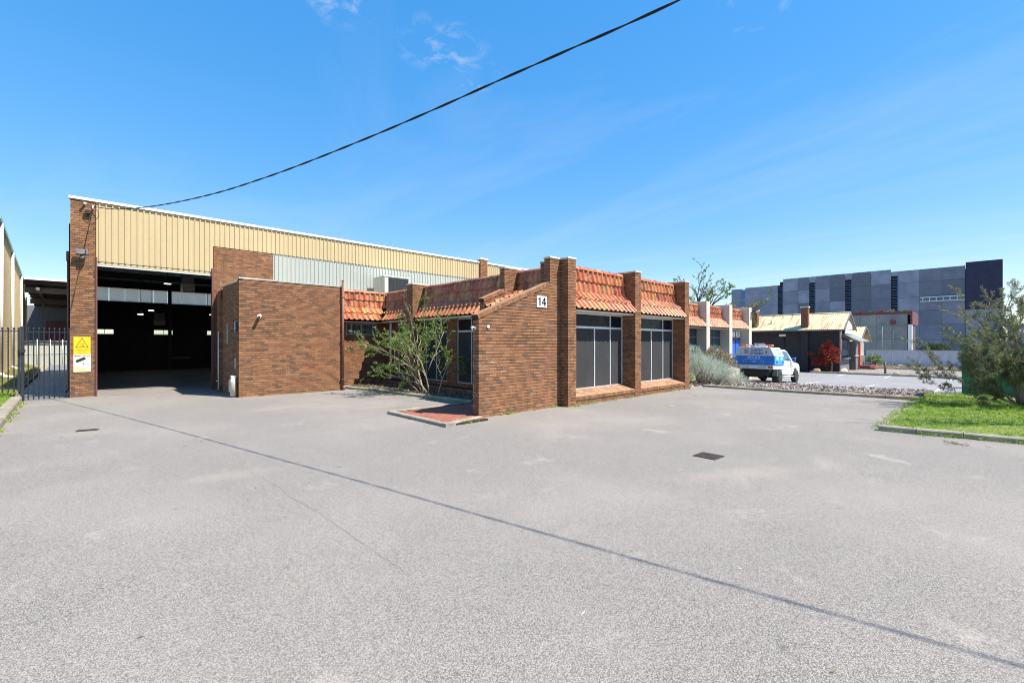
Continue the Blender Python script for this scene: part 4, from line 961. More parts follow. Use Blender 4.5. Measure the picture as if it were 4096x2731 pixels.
# service things on the front pillar
sg = thing('forklift_sign', 'square yellow forklift warning sign on the left brick pillar', 'sign', (.2, WF - .02, 1.52))
box('panel', (-.02, WF - .022, 1.525), (.42, WF - .012, 2.13), 'yellow_sign', sg, .003)
tri = MB()
c = (.2, 1.905)
for a, b in (((.045, 1.765), (.2, 2.085)), ((.2, 2.085), (.355, 1.765)), ((.355, 1.765), (.045, 1.765))):
    A, Bq = Vector((a[0], WF - .0235, a[1])), Vector((b[0], WF - .0235, b[1])); d = (Bq - A).normalized(); nn = d.cross(Vector((0, 1, 0)))
    tri.obox(A - d * .012 - nn * .014, (Bq - A) + d * .024, nn * .028, (0, .0012, 0))
tri.build('triangle', 'faded_print', sg)
fk = MB()
for a, b in (((.20, 1.80), (.26, 1.84)), ((.205, 1.84), (.212, 1.92)), ((.205, 1.915), (.255, 1.922)), ((.245, 1.84), (.252, 1.92)), ((.165, 1.795), (.172, 1.93)), ((.13, 1.795), (.17, 1.802)), ((.15, 1.795), (.156, 1.88)), ((.22, 1.84), (.235, 1.875))):
    fk.box((a[0], WF - .0237, a[1]), (b[0], WF - .0225, b[1]))
for x in (.205, .25): fk.lathe((x, WF - .0225, 1.797), [(.013, 0), (.013, -.0015)], 12, 'Y')
fk.build('forklift_symbol', 'faded_print', sg)
text('lettering', 'FORKLIFTS', .062, 'faded_print', sg, (.2, WF - .0235, 1.675), (1, 0, 0), (0, 0, 1), bold=.001, sx=1.12)
text('lettering', 'IN USE', .062, 'faded_print', sg, (.2, WF - .0235, 1.597), (1, 0, 0), (0, 0, 1), bold=.001, sx=1.1)
sg = thing('security_sign', 'white and yellow security notice below the forklift sign', 'sign', (.2, WF - .02, .89))
box('panel', (-.02, WF - .022, .89), (.43, WF - .012, 1.515), 'sign_white', sg, .003)
box('header', (0, WF - .0235, 1.425), (.41, WF - .0222, 1.495), 'sign_cream', sg); box('footer', (0, WF - .0235, .905), (.41, WF - .0222, 1.05), 'sign_cream', sg)
text('lettering', 'SECURITY NOTICE', .046, 'print_black', sg, (.205, WF - .0245, 1.46), (1, 0, 0), (0, 0, 1), bold=.0022, sx=1.05)
for s_, z in (('VIDEO SURVEILLANCE', 1.045), ('24 HOUR', .99), ('MONITORING', .94)): text('lettering', s_, .038, 'print_black', sg, (.205, WF - .0245, z), (1, 0, 0), (0, 0, 1), sx=1.05)
cm = MB(); d = Vector((.88, 0, .47)).normalized(); nn = Vector((-d.z, 0, d.x)); A = Vector((.085, WF - .024, 1.22))
cm.obox(A, d * .25, nn * .10, (0, .0012, 0)); cm.obox(A - d * .02 + nn * .02, d * .03, nn * .06, (0, .0012, 0))
cm.box((.235, WF - .024, 1.17), (.247, WF - .0228, 1.25)).box((.235, WF - .024, 1.163), (.38, WF - .0228, 1.173)).box((.376, WF - .024, 1.135), (.384, WF - .0228, 1.2)).lathe((.241, WF - .0228, 1.168), [(.014, 0), (.014, -.0015)], 12, 'Y')
cm.build('camera_symbol', 'print_black', sg)
fl = thing('floodlight', 'black twin-bar floodlight with sensor on the tall brick pillar', 'floodlight', (.2, WF - .1, 5.0))
MB().obox((.03, WF - .22, 5.0), (.33, 0, 0), (0, -.05, .02), (0, .06, .19)).build('housing', 'black', fl)
for z in (.025, .105): MB().obox((.05, WF - .275 + z * .3, 5.025 + z), (.29, 0, 0), (0, -.004, .001), (0, .02, .065)).build('lamp_face', 'mid_grey', fl)
MB().tube([(.18, WF - .002, 5.05), (.18, WF - .16, 5.05)], .02, 8).build('bracket', 'black', fl)
MB().obox((.15, WF - .17, 4.88), (.15, 0, 0), (0, -.08, -.01), (0, .01, .075)).build('sensor', 'black', fl)
MB().lathe((.22, WF - .25, 4.91), [(.028, 0), (.028, -.012), (.012, -.02)], 12, 'Y').build('sensor_lens', 'foil', fl)
make_camera((.27, WF, 6.86), (0, -1, 0), (-.5, -.9, -.3), 'small white camera near the top of the tall brick pillar', 1.0)
sb = thing('cable_box', 'black cable junction box with looped cable high on the brick pillar', 'junction box', (.36, WF - .1, 6.5))
MB().obox((.27, WF - .14, 6.50), (.17, 0, 0), (0, 0, .12), (0, .1, 0)).build('box', 'black', sb, .008)
box('insulator', (.47, WF - .06, 6.72), (.51, WF - .002, 6.83), 'white', sb)
pts = []
for i in range(25):
    a = math.radians(80 - i * 13.5); pts.append((.47 + math.cos(a) * .16, WF - .10 - .03 * math.sin(i * .4), 6.52 + math.sin(a) * .22))
MB().tube([(.50, WF - .07, 6.76)] + pts[:-5] + [(.34, WF - .08, 6.42), (.34, WF - .1, 6.52)], .009, 6).build('cable_loop', 'cable', sb)
# pipes on the left side wall
sp = thing('wall_vents', 'row of brown ducts and downpipes along the shaded side of the warehouse', 'duct', (-.3, 28, 0))
for i, (y, z) in enumerate(((23.4, 5.3), (26.6, 4.2), (30.2, 3.6), (34, 3.4))):
    MB().box((-.215, y, z - .35), (-.115, y + .4, z)).build('hood', 'brown_paint', sp, .02); MB().tube([(-.16, y + .2, z - .35), (-.16, y + .2, .2), (-.24, y + .2, .08)], .035, 8).build('downpipe', 'brown_pipe', sp)
# rooftop air conditioner
ac = thing('rooftop_air_conditioner', 'boxy cream air conditioner with dark coil behind the tiled ridge', 'air conditioner', (11.9, 20.6, 4.28))
box('casing', (11.15, 20.75, 4.28), (12.55, 21.9, 5.24), 'ac_cream', ac, .01); box('lid', (11.12, 20.72, 5.245), (12.58, 21.93, 5.28), 'white', ac)
box('coil', (11.36, 20.735, 4.45), (12.5, 20.749, 5.2), 'black', ac)
for i in range(14): box('coil_fin', (11.40 + i * .08, 20.727, 4.46), (11.405 + i * .08, 20.734, 5.19), 'dark_steel', ac)
for y in (21.1, 21.5): box('panel_joint', (11.146, y, 4.3), (11.149, y + .008, 5.22), 'dark_steel', ac)
# overhead service cable
cp = [(.51, 22.1, 6.78), (.95, 19.9, 6.32), (1.41, 17.68, 5.98), (1.93, 15.12, 5.68), (2.45, 12.6, 5.47), (2.85, 10.62, 5.38), (3.18, 9.02, 5.35), (3.56, 7.13, 5.35), (3.86, 5.66, 5.38), (4.1, 4.48, 5.42), (4.3, 3.52, 5.45), (4.57, 2.21, 5.5), (5.3, -1.4, 5.72), (6.3, -6.0, 6.2), (7.3, -10.5, 6.9)]
def spline(P, n):
    P = [Vector(p) for p in P]; out = []
    for i in range(len(P) - 1):
        a, b, c, d = P[max(i - 1, 0)], P[i], P[i + 1], P[min(i + 2, len(P) - 1)]
        for k in range(n):
            t = k / n; out.append(.5 * ((2 * b) + (c - a) * t + (2 * a - 5 * b + 4 * c - d) * t * t + (3 * b - a - 3 * c + d) * t ** 3))
    return out + [P[-1]]
sp_ = spline(cp, 24); cab = thing('overhead_cable', 'twisted black overhead cable sagging from the tall brick pillar', 'cable', cp[0])
for ph in (0, math.pi):
    pts = []; s_ = 0
    for i, p in enumerate(sp_):
        if i: s_ += (p - sp_[i - 1]).length
        d = (sp_[min(i + 1, len(sp_) - 1)] - sp_[max(i - 1, 0)]).normalized(); u = d.cross(Vector((0, 0, 1))).normalized(); v = u.cross(d); a = ph + s_ * 5.2
        pts.append(p + (u * math.cos(a) + v * math.sin(a)) * .008)
    MB().tube(pts, .009, 6).build('strand', 'cable', cab)
pole = thing('service_pole', 'timber service pole carrying the overhead cable across the yard', 'pole', (7.3, -10.7, 0))
MB().tube([(7.3, -10.7, 0), (7.3, -10.7, 7.6)], [.16, .11], 12).build('shaft', 'timber', pole); box('crossarm', (6.8, -10.66, 6.9), (7.8, -10.56, 7.02), 'timber', pole)

# ================================================================ LEFT NEIGHBOUR
nb = thing('cream_brick_building', 'long cream brick building with white downpipes and green gutter', 'building', (-3.0, 40, 0))
def nx(y): return -2.77 - .0295 * (y - 35.37)
B = Bricks(); y0, y1 = 33.0, 76.0
B.run((nx(y0), y0), (nx(y1), y1), .0, 7.95, None, None)
# the wall faces +X: run direction +Y keeps the outer face on the right
core = MB().prism([(nx(y0) - .012, y0, -.2), (nx(y1) - .012, y1, -.2), (nx(y1) - .012, y1, 8.0), (nx(y0) - .012, y0, 8.0)], (-.25, 0, 0)); B.core(core)
B.finish(nb, 'cream_brick', 'cream_mortar', 300)
M['teal'] = plain('teal_gutter_paint', (.22, .42, .38), .5, .1, 2)
MB().prism([(nx(y0) + .14, y0, 7.95), (nx(y1) + .14, y1, 7.95), (nx(y1) + .14, y1, 8.14), (nx(y0) + .14, y0, 8.14)], (-.16, 0, 0)).build('gutter', 'teal', nb)
MB().add([(nx(y0) - .02, y0, 8.1), (nx(y1) - .02, y1, 8.1), (nx(y1) - 9, y1, 9.2), (nx(y0) - 9, y0, 9.2)], [(0, 1, 2, 3)]).build('roof', 'white_sheet', nb)
box('end_wall', (-16, y0 - .2, -.2), (nx(y0) - .03, y0 - .004, 8.0), 'cream_mortar', nb)
for y in (34.4, 45.1, 59.8, 72.7):
    x = nx(y) + .09
    p = MB().tube([(x, y, 7.96), (x, y, .35)], .075, 12).tube([(x, y, .37), (x + .12, y - .1, .22), (x + .55, y - .3, .17)], .085, 12).build('downpipe', 'white', nb)
    box('spout', (x + .4, y - .4, .155), (x + .95, y - .2, .2), 'white', p)
# ---------------------------------------------------------------- palisade gate and fence
def pickets(t, xs, y, z0, z1, za, zb, x0, x1):
    me = None
    for zr in (za, zb): MB().tube([(x0, y, zr), (x1, y, zr)], .02, 4, smooth=False).build('rail', 'fence_steel', t)
    for x in xs:
        if me is None:
            mb = MB().tube([(0, 0, 0), (0, 0, z1 - z0 - .06)], .017, 6, smooth=False)
            mb.lathe((0, 0, z1 - z0 - .07), [(.012, 0), (.022, .015), (.03, .04), (.024, .062), (.006, .078)], 8); me = mb.mesh('picket'); me.materials.append(M['fence_steel'])
        o = bpy.data.objects.new('picket', me); C.objects.link(o); o.parent = t; o.location = Vector((x, y, z0)) - WL[t]
g = thing('palisade_gate', 'charcoal steel picket gate between its post and the tall brick pillar', 'gate', (-.7, 22.0, 0))
pickets(g, [-1.10 + i * .123 for i in range(9)], 22.02, .03, 2.42, .14, 2.28, -1.18, -.12)
box('post', (-1.275, 21.96, 0), (-1.185, 22.06, 2.46), 'fence_steel', g, .006)
ch = MB()
for i in range(5): ch.lathe((-1.23 + R.uniform(-.05, .05), 21.95 + R.uniform(-.02, .02), 1.66 + R.uniform(-.04, .04)), [(.03, -.01), (.045, 0), (.03, .01)], 8)
ch.box((-1.30, 21.9, 1.60), (-1.16, 21.95, 1.70)); ch.build('chain_lock', 'black', g)
f2 = thing('palisade_fence', 'charcoal steel picket fence on the grass verge against the cream building', 'fence', (-1.9, 22.0, .15))
pickets(f2, [-1.42 - i * .128 for i in range(8)], 22.03, .3, 2.42, .42, 2.30, -2.45, -1.29)
box('post', (-2.5, 21.99, .15), (-2.43, 22.07, 2.42), 'fence_steel', f2)
box('post', (-1.34, 21.99, .3), (-1.285, 22.06, 2.42), 'fence_steel', f2)
# ---------------------------------------------------------------- rear white fence and open shed
rf = thing('white_sheet_fence', 'low white corrugated fence with wire strands at the end of the lane', 'fence', (-1.5, 58, -.1))
sheets(rf, 'fence_sheet', 'white_sheet', (-3.35, 58.0), (1, 0), (0, -1), 6.1, -.15, 1.72, pitch=.2, h=.02)
box('rail', (-3.35, 57.95, .95), (2.7, 57.97, 1.0), 'alu', rf)
for x in (-3.2, -2.35, -1.55, -.75, .1): MB().tube([(x, 57.93, -.15), (x, 57.93, 2.25)], .028, 8).build('post', 'alu', rf)
for z in (1.86, 1.98, 2.1): MB().tube([(-3.35, 57.93, z), (-2.0, 57.93, z - .03), (-.9, 57.93, z + .01), (.3, 57.93, z)], .008, 5).build('wire', 'alu', rf)
sh = thing('open_shed', 'dark open-fronted steel shed with white fascia and red roller door', 'shed', (-1.5, 74, 0))
SX0, SX1 = -3.6, 1.0
box('fascia', (SX0, 63.9, 8.05), (SX1, 64.05, 8.25), 'white', sh)
MB().add([(SX0, 64, 8.15), (SX1, 64, 8.15), (SX1, 84, 6.6), (SX0, 84, 6.6)], [(0, 1, 2, 3), (3, 2, 1, 0)][:1]).build('roof', 'dark_steel', sh)
for i in range(8):
    y = 65.5 + i * 2.3; z = 8.05 - (y - 64) * .0775
    MB().box((SX0, y, z - .18), (SX1, y + .07, z)).build('purlin', 'dark_steel', sh)
for y in (67, 75): z = 8.0 - (y - 64) * .0775; MB().box((SX0, y, z - .75), (SX1, y + .2, z - .2)).build('beam', 'mid_grey', sh)
box('beam', (-2.7, 64.2, 7.1), (-2.45, 84, 7.35), 'mid_grey', sh); box('column', (-2.68, 74.9, -.2), (-2.5, 75.1, 6.5), 'foil', sh)
box('back_wall', (SX0 - 3, 84, -.3), (SX1 + .5, 84.2, 6.7), 'mid_grey', sh); box('side_wall', (SX1, 64, -.3), (SX1 + .15, 84, 8.1), 'mid_grey', sh)
rd = box('roller_door', (-2.64, 83.9, -.3), (-.6, 83.99, 4.8), 'burgundy', sh)
for i in range(24): box('slat', (-2.6, 83.87, .0 + i * .195), (-.64, 83.9, .16 + i * .195), 'burgundy', rd)

# ================================================================ NUMBER 12
n12 = thing('cream_office', 'cream rendered office with orange tiled mansard bays behind the silver bush', 'building', (28, 11.5, -.3))
F12, W12 = 11.0, 11.58; P12 = [(22.6, 23.05), (25.96, 26.42), (29.31, 29.78), (32.71, 33.2)]
PR12 = [(0, 2.84), (.22, 3.13), (.47, 3.43), (.50, 3.75), (.53, 4.08)]
for x0, x1 in P12:
    box('pillar', (x0, F12, -.6), (x1, 12.3, 4.3), 'cream_paint', n12, .01)
for (a0, a1), (b0, b1) in zip(P12, P12[1:]):
    mansard((a1 + .005, F12 + .0), (1, 0), (0, -1), b0 - a1 - .01, prof=PR12, parent=n12)
    box('soffit', (a1, F12 + .08, 2.74), (b0, W12, 2.80), 'cream_paint', n12)
    box('sill_wall', (a1, W12 - .05, -.6), (b0, W12 + .15, .3), 'cream_paint', n12)
wi = window(n12, (23.06, W12, .3), (1, 0), (0, -1), 2.88, 2.44, [.96, 1.92], 1.95, 'window_blue', None, .05, frame='mid_grey')
wi = window(n12, (26.43, W12, .3), (1, 0), (0, -1), 2.86, 2.44, [.96, 1.90], 1.95, 'window_blue', None, .05, frame='mid_grey')
M['poster_blue'] = plain('blue_poster', (.03, .12, .5), .4, .15, 2); M['poster_pale'] = plain('pale_blue_poster', (.25, .55, .75), .4, .3, 1.5)
ps = MB().prism([(27.6, W12 - .03, .35), (29.2, W12 - .03, .35), (29.2, W12 - .03, 1.65), (28.3, W12 - .03, 1.35), (27.6, W12 - .03, .9)], (0, .004, 0)).build('poster', 'poster_pale', wi)
wi = window(n12, (29.79, W12, .3), (1, 0), (0, -1), 2.90, 2.44, [.96, 2.0], 1.95, 'window_blue', None, .05, frame='mid_grey')
p1 = box('poster', (31.05, W12 - .035, 2.32), (31.72, W12 - .03, 2.68), 'sign_white', wi); p2 = box('poster', (31.86, W12 - .035, 2.32), (32.6, W12 - .03, 2.68), 'sign_white', wi)
text('lettering', 'EY', .17, 'poster_blue', wi, (31.45, W12 - .038, 2.58), (1, 0, 0), (0, 0, 1)); text('lettering', 'CS', .17, 'poster_blue', wi, (31.45, W12 - .038, 2.40), (1, 0, 0), (0, 0, 1))
text('lettering', '12', .34, 'poster_blue', wi, (32.23, W12 - .038, 2.5), (1, 0, 0), (0, 0, 1), bold=.006)
box('poster', (30.85, W12 - .035, .4), (31.74, W12 - .03, 2.12), 'poster_blue', wi); box('poster', (31.84, W12 - .035, .4), (32.62, W12 - .03, 2.12), 'poster_blue', wi)
box('flat_roof', (22.7, 11.75, 3.9), (33.1, 20, 3.96), 'white_sheet', n12); box('end_wall', (33.0, 11.75, -.6), (33.2, 20, 3.9), 'cream_paint', n12); box('end_wall', (22.6, 11.75, -.6), (22.75, 20, 3.9), 'cream_paint', n12)
box('rear_wall', (22.7, 19.9, -.6), (33.1, 20.1, 3.9), 'cream_paint', n12)
f12 = thing('floodlight', 'black floodlight on a bracket at the last cream pillar', 'floodlight', (33.1, 10.9, 4.0))
MB().obox((33.05, 10.7, 4.0), (.5, -.1, .18), (.05, .2, .0), (-.03, 0, .1)).build('housing', 'black', f12); MB().obox((33.09, 10.68, 4.0), (.42, -.1, .16), (.04, .2, .0), (.01, 0, -.02)).build('lamp_face', 'sign_white', f12); MB().tube([(33.0, 10.99, 3.95), (33.05, 10.8, 4.02)], .03, 8).build('bracket', 'black', f12)
box('meter', (33.25, 11.05, 3.3), (33.4, 11.25, 3.6), 'foil', n12)

# ================================================================ UTILITY TRUCK
M['car_white'] = plain('white_car_paint', (.60, .61, .62), .25, .03, 1.5, spec=.6); M['car_blue'] = plain('blue_vinyl', (.02, .22, .68), .35, .05, 2); M['car_sky'] = plain('sky_blue_vinyl', (.04, .33, .70), .35, .1, 2)
M['tyre'] = plain('tyre_rubber', (.022, .022, .023), .85, .2, 8, bump=.3); M['rim'] = plain('black_rim', (.06, .06, .065), .35, .15, 5, metal=.6); M['amber'] = plain('amber_lens', (.75, .13, .01), .25, .05, 4); M['red_lens'] = plain('red_lens', (.35, .015, .01), .25, .1, 4)
M['logo_blue'] = plain('logo_blue', (.02, .10, .40), .4, .05, 3); M['logo_red'] = plain('logo_red', (.5, .03, .03), .4, .05, 3); M['logo_green'] = plain('logo_green', (.05, .14, .04), .4, .1, 3); M['vinyl_white'] = plain('white_vinyl', (.78, .82, .86), .4, .05, 3); M['vinyl_pale'] = plain('pale_line_vinyl', (.12, .35, .75), .4, .05, 3)
ute = thing('utility_truck', 'white dual-cab utility with blue and white survey canopy parked on the asphalt', 'truck', (28.14, 8.83, -.345))
UT = Matrix.Translation((28.14, 8.83, -.345)) @ Matrix.Rotation(.034, 4, 'Y')
def U(x, y, z): return UT @ Vector((x, y, z))
class UB(MB):
    def build(s, name, mat, parent=None, bevel=0.):
        s.v = [tuple(UT @ Vector(v)) for v in s.v]; return MB.build(s, name, mat, parent, bevel)
# canopy: hexagonal section (waist widest), from x -1.2 to .46
yw, yt = 1.02, .80
secl = [(-yw, 1.04), (yw, 1.04), (yw, 1.52), (-yw, 1.52)]; secu = [(-yw, 1.523), (yw, 1.523), (yt, 2.0), (-yt, 2.0)]
UB().prism([(-1.18, y, z) for y, z in secl], (1.66, 0, 0)).build('canopy_lower', 'car_blue', ute, .012)
UB().prism([(-1.18, y, z) for y, z in secu], (1.66, 0, 0)).build('canopy_upper', 'car_white', ute, .012)
UB().box((-1.15, -yw - .003, 1.06), (.46, -yw - .0005, 1.51)).build('side_panel', 'car_sky', ute); UB().box((-1.15, yw + .0005, 1.06), (.46, yw + .003, 1.51)).build('side_panel', 'car_sky', ute)
# rear door outline
dr = UB()
for a, b in (((-.70, 1.10), (-.69, 1.95)), ((.69, 1.10), (.70, 1.95)), ((-.70, 1.10), (.70, 1.11)), ((-.70, 1.94), (.70, 1.95))): dr.box((-1.184, a[0], a[1]), (-1.179, b[0], b[1]))
dr.build('rear_door_seam', 'black', ute)
rx = -1.186; RV = UT.to_3x3() @ Vector((0, -1, 0)); UV_ = UT.to_3x3() @ Vector((0, 0, 1))
def utext(s_, size, mat, y, z, sx=1., bold=0.): return text('lettering', s_, size, mat, ute, U(rx, y, z), RV, UV_, bold=bold, sx=sx)
utext('SURVEY', .15, 'logo_blue', -.14, 1.82, 1.15, .005); utext('DYNAMICS', .15, 'logo_blue', -.14, 1.655, .92, .005)
utext('1300 77 33 73', .11, 'vinyl_white', .03, 1.44, 1.05, .004); utext('surveydynamics.com.au', .075, 'vinyl_white', .03, 1.35, 1.0)
lb = UB()
for y0_, y1_, z0_, z1_ in ((.30, .50, 1.835, 1.865), (.50, .53, 1.76, 1.85), (.34, .50, 1.715, 1.745)): lb.box((rx, y0_, z0_), (rx + .004, y1_, z1_))
lb.build('logo', 'logo_blue', ute)
lb = UB()
for y0_, y1_, z0_, z1_ in ((.31, .46, 1.775, 1.80), (.29, .32, 1.68, 1.77), (.31, .54, 1.635, 1.665)): lb.box((rx, y0_, z0_), (rx + .004, y1_, z1_))
lb.build('logo', 'logo_red', ute)
UB().prism([(rx, -.56, 1.63), (rx, -.64, 1.63), (rx, -.62, 1.70), (rx, -.65, 1.76), (rx, -.61, 1.82), (rx, -.57, 1.78), (rx, -.58, 1.70)], (.004, 0, 0)).build('emblem', 'logo_green', ute)
for y in (.47, -.42):
    UB().lathe((-1.2, y, 1.21), [(.075, 0), (.075, .02)], 16, 'X').build('latch', 'alu', ute); UB().lathe((-1.205, y, 1.21), [(.05, 0), (.05, .01)], 16, 'X').build('latch_cup', 'black', ute)
dn = UB()
for a in ((-.03, .03, 1.18, 1.22), (-.11, .11, 1.235, 1.245), (-.12, -.09, 1.245, 1.26), (.09, .12, 1.245, 1.26), (-.06, -.05, 1.13, 1.18), (.05, .06, 1.13, 1.18)): dn.box((rx, a[0], a[2]), (rx + .004, a[1], a[3]))
dn.build('drone_print', 'vinyl_white', ute)
mt = UB()
for P in ([(.98, 1.16), (.82, 1.22), (.72, 1.36), (.62, 1.24), (.52, 1.16)], [(-.48, 1.14), (-.62, 1.26), (-.72, 1.38), (-.84, 1.22), (-.98, 1.14)]):
    for (a, b), (c_, d_) in zip(P, P[1:]):
        A = Vector((rx + .001, a, b)); D = Vector((rx + .001, c_, d_)); e = (D - A); q = e.normalized().cross(Vector((1, 0, 0))) * .006; mt.obox(A, e, q, (.003, 0, 0))
mt.build('mountain_print', 'vinyl_pale', ute)
# side print
sd = -yw - .006
for i in range(4):
    UB().box((-.95, sd, 1.46 - i * .045), (-.5 + .06 * (i % 2), sd + .002, 1.478 - i * .045)).build('print_line', 'vinyl_white', ute); UB().box((-.2, sd, 1.46 - i * .045), (.22 - .07 * (i % 2), sd + .002, 1.478 - i * .045)).build('print_line', 'vinyl_white', ute)
for x in (-.85, .2): UB().box((x, sd - .02, 1.14), (x + .1, sd, 1.26)).build('side_latch', 'black', ute)
def slant(x0, x1, t0, t1, mat, nm):
    A = lambda x, t: Vector((x, -(yw + (yt - yw) * t) - .004, 1.523 + (2.0 - 1.523) * t)); UB().prism([A(x0, t0), A(x1, t0), A(x1, t1), A(x0, t1)], (0, .002, 0)).build(nm, mat, ute)
slant(-.85, -.6, .72, .82, 'car_sky', 'print_mark'); slant(-.85, -.65, .5, .58, 'logo_red', 'print_mark'); slant(-.85, -.65, .3, .38, 'car_sky', 'print_mark'); slant(-.9, -.6, .14, .22, 'logo_red', 'print_mark')
slant(-.5, .15, .68, .8, 'vinyl_pale', 'print_mark'); slant(-.35, .25, .22, .4, 'vinyl_pale', 'print_mark')
# light bar
br = UB().box((-.9, -.48, 2.07), (-.65, .48, 2.14)).build('light_bar', 'alu', ute, .01)
for s_ in (-1, 1): UB().box((-.92, min(s_ * .48, s_ * .82), 2.06), (-.63, max(s_ * .48, s_ * .82), 2.15)).build('beacon', 'amber', br, .02)
for s_ in (-.6, .6): UB().box((-.82, s_ - .02, 2.0), (-.74, s_ + .02, 2.065)).build('bar_foot', 'black', br)
for y in (-.08, .1): UB().box((-.905, y - .04, 2.075), (-.899, y + .04, 2.135)).build('bar_light', 'black', br)
UB().lathe((-.5, .35, 2.0), [(.06, 0), (.06, .05), (.03, .11)], 10).build('roof_dome', 'black', ute); UB().box((-.3, -.35, 2.0), (.2, .25, 2.09)).build('roof_vent', 'car_white', ute)
# tray, tail lights, chassis
UB().box((-1.22, -.98, .80), (.48, .98, 1.03)).build('tray', 'car_white', ute, .01)
for s_ in (-1, 1):
    a, b = sorted((s_ * .62, s_ * .95)); UB().box((-1.235, a, .86), (-1.221, b, .98)).build('tail_light_frame', 'sign_white', ute)
    a, b = sorted((s_ * .72, s_ * .94)); UB().box((-1.245, a, .875), (-1.236, b, .965)).build('tail_light', 'red_lens', ute)
    a, b = sorted((s_ * .80, s_ * .87)); UB().box((-1.2455, a, .88), (-1.246 + .001, b, .96)).build('indicator', 'amber', ute)
UB().box((-1.23, -.2, .84), (-1.221, .22, .96)).build('number_plate', 'sign_white', ute)
UB().box((-1.08, -.62, .44), (3.7, .62, .795)).build('underbody', 'black', ute); UB().box((-1.1, -.74, .62), (.5, -.63, .79)).build('chassis_rail', 'black', ute); UB().box((-1.1, .63, .62), (.5, .74, .79)).build('chassis_rail', 'black', ute)
UB().tube([(0, -.75, .38), (0, .75, .38)], .06, 10).build('rear_axle', 'black', ute); UB().lathe((0, 0, .38), [(.05, -.2), (.17, -.08), (.17, .08), (.05, .2)], 12, 'Y').build('differential', 'black', ute)
UB().box((-1.0, -.3, .35), (-.5, .3, .55)).build('spare_carrier', 'black', ute); UB().tube([(-1.0, -.55, .52), (-.3, -.55, .55)], .05, 8).build('exhaust', 'dark_steel', ute)
for s_ in (-1, 1):
    a, b = sorted((s_ * .70, s_ * .97))
    UB().prism([(-.50, a, .42), (-.42, a, .80), (-.38, a, .80), (-.46, a, .42)], (0, b - a, 0)).build('mudguard', 'foil', ute)
    UB().prism([(-.42, a, .78), (-.3, a, .86), (.3, a, .86), (.44, a, .76), (.44, a, .79), (.3, a, .89), (-.3, a, .89), (-.42, a, .81)], (0, b - a, 0)).build('mudguard_top', 'alu', ute); UB().box((-.50, a, .12), (-.48, b, .44)).build('mud_flap', 'black', ute)
# wheels
for x, nm in ((0, 'r'), (3.18, 'f')):
    for s_ in (-1, 1):
        y = s_ * .86
        w_ = UB().lathe((x, y, .378), [(.24, -.12), (.35, -.125), (.375, -.09), (.378, 0), (.375, .09), (.35, .125), (.24, .12)], 28, 'Y').build('wheel', 'tyre', ute)
        o_ = s_ * .1; UB().lathe((x, y, .378), [(.235, o_ - .02 * s_), (.225, o_), (.19, o_ - .03 * s_), (.10, o_ - .015 * s_), (.06, o_ + .02 * s_), (.02, o_ + .022 * s_)][::1 if s_ > 0 else -1], 24, 'Y').build('rim', 'rim', w_)
# cab body: side profile with wheel arch, extruded and narrowed at the top
arch = [(3.18 + .46 * math.cos(a), .40 + .46 * math.sin(a)) for a in [math.pi - math.pi * i / 10 for i in range(11)]]
prof = [(.54, .52), (2.62, .46)] + [(x, max(z, .46)) for x, z in arch if z > .44] + [(3.80, .46), (4.02, .5), (4.08, .75), (4.02, 1.0), (3.86, 1.12), (3.3, 1.20), (2.88, 1.22), (2.6, 1.26), (.54, 1.28)]
UB().prism([(x, -.90, z) for x, z in prof], (0, 1.80, 0)).build('cab_body', 'car_white', ute, .03)
gh = [(.56, 1.27), (2.86, 1.22), (2.12, 1.86), (1.9, 1.92), (.75, 1.935), (.58, 1.88)]
mb = UB(); N = len(gh); hw = lambda z: .885 - (z - 1.22) * .28
vs = [(x, -hw(z), z) for x, z in gh] + [(x, hw(z), z) for x, z in gh]
mb.add(vs, [tuple(range(N)), tuple(range(N, 2 * N))[::-1]] + [(i, N + i, N + (i + 1) % N, (i + 1) % N) for i in range(N)]); mb.build('cab_roof', 'car_white', ute, .03)
for s_ in (-1, 1):
    for P, nm in (([(.68, 1.31), (1.30, 1.30), (1.30, 1.83), (.78, 1.84)], 'side_window'), ([(1.37, 1.30), (2.42, 1.28), (2.02, 1.80), (1.37, 1.83)], 'side_window')):
        q = [Vector((x, s_ * (hw(z) + .012), z)) for x, z in P]; UB().prism(q, (0, -s_ * .01, 0)).build(nm, 'car_glass', ute)
    UB().prism([Vector((2.80, s_ * .6, 1.28)), Vector((2.80, 0, 1.28)), Vector((2.17, 0, 1.84)), Vector((2.17, s_ * .56, 1.84))], (.03, 0, .03)).build('windscreen', 'car_glass', ute)
    UB().box((2.22, min(s_ * .93, s_ * 1.14), 1.28), (2.36, max(s_ * .93, s_ * 1.14), 1.48)).build('mirror', 'logo_blue' if s_ < 0 else 'black', ute, .03)
    for x in (1.30, 2.36): UB().box((x, s_ * .902 - .003, .62), (x + .008, s_ * .902 + .003, 1.25)).build('door_seam', 'dark_steel', ute)
    for x in (.82, 1.62): UB().box((x, min(s_ * .9, s_ * .935), 1.08), (x + .17, max(s_ * .9, s_ * .935), 1.12)).build('door_handle', 'alu', ute, .008)
    UB().box((.75, min(s_ * .84, s_ * 1.0), .36), (2.55, max(s_ * .84, s_ * 1.0), .42)).build('side_step', 'alu', ute, .015); UB().box((2.42, min(s_ * .895, s_ * .908), 1.0), (2.7, max(s_ * .895, s_ * .908), 1.02)).build('badge', 'dark_steel', ute)
UB().prism([Vector((.548, -.6, 1.36)), Vector((.548, .6, 1.36)), Vector((.57, .55, 1.82)), Vector((.57, -.55, 1.82))], (.006, 0, 0)).build('rear_window', 'car_glass', ute)
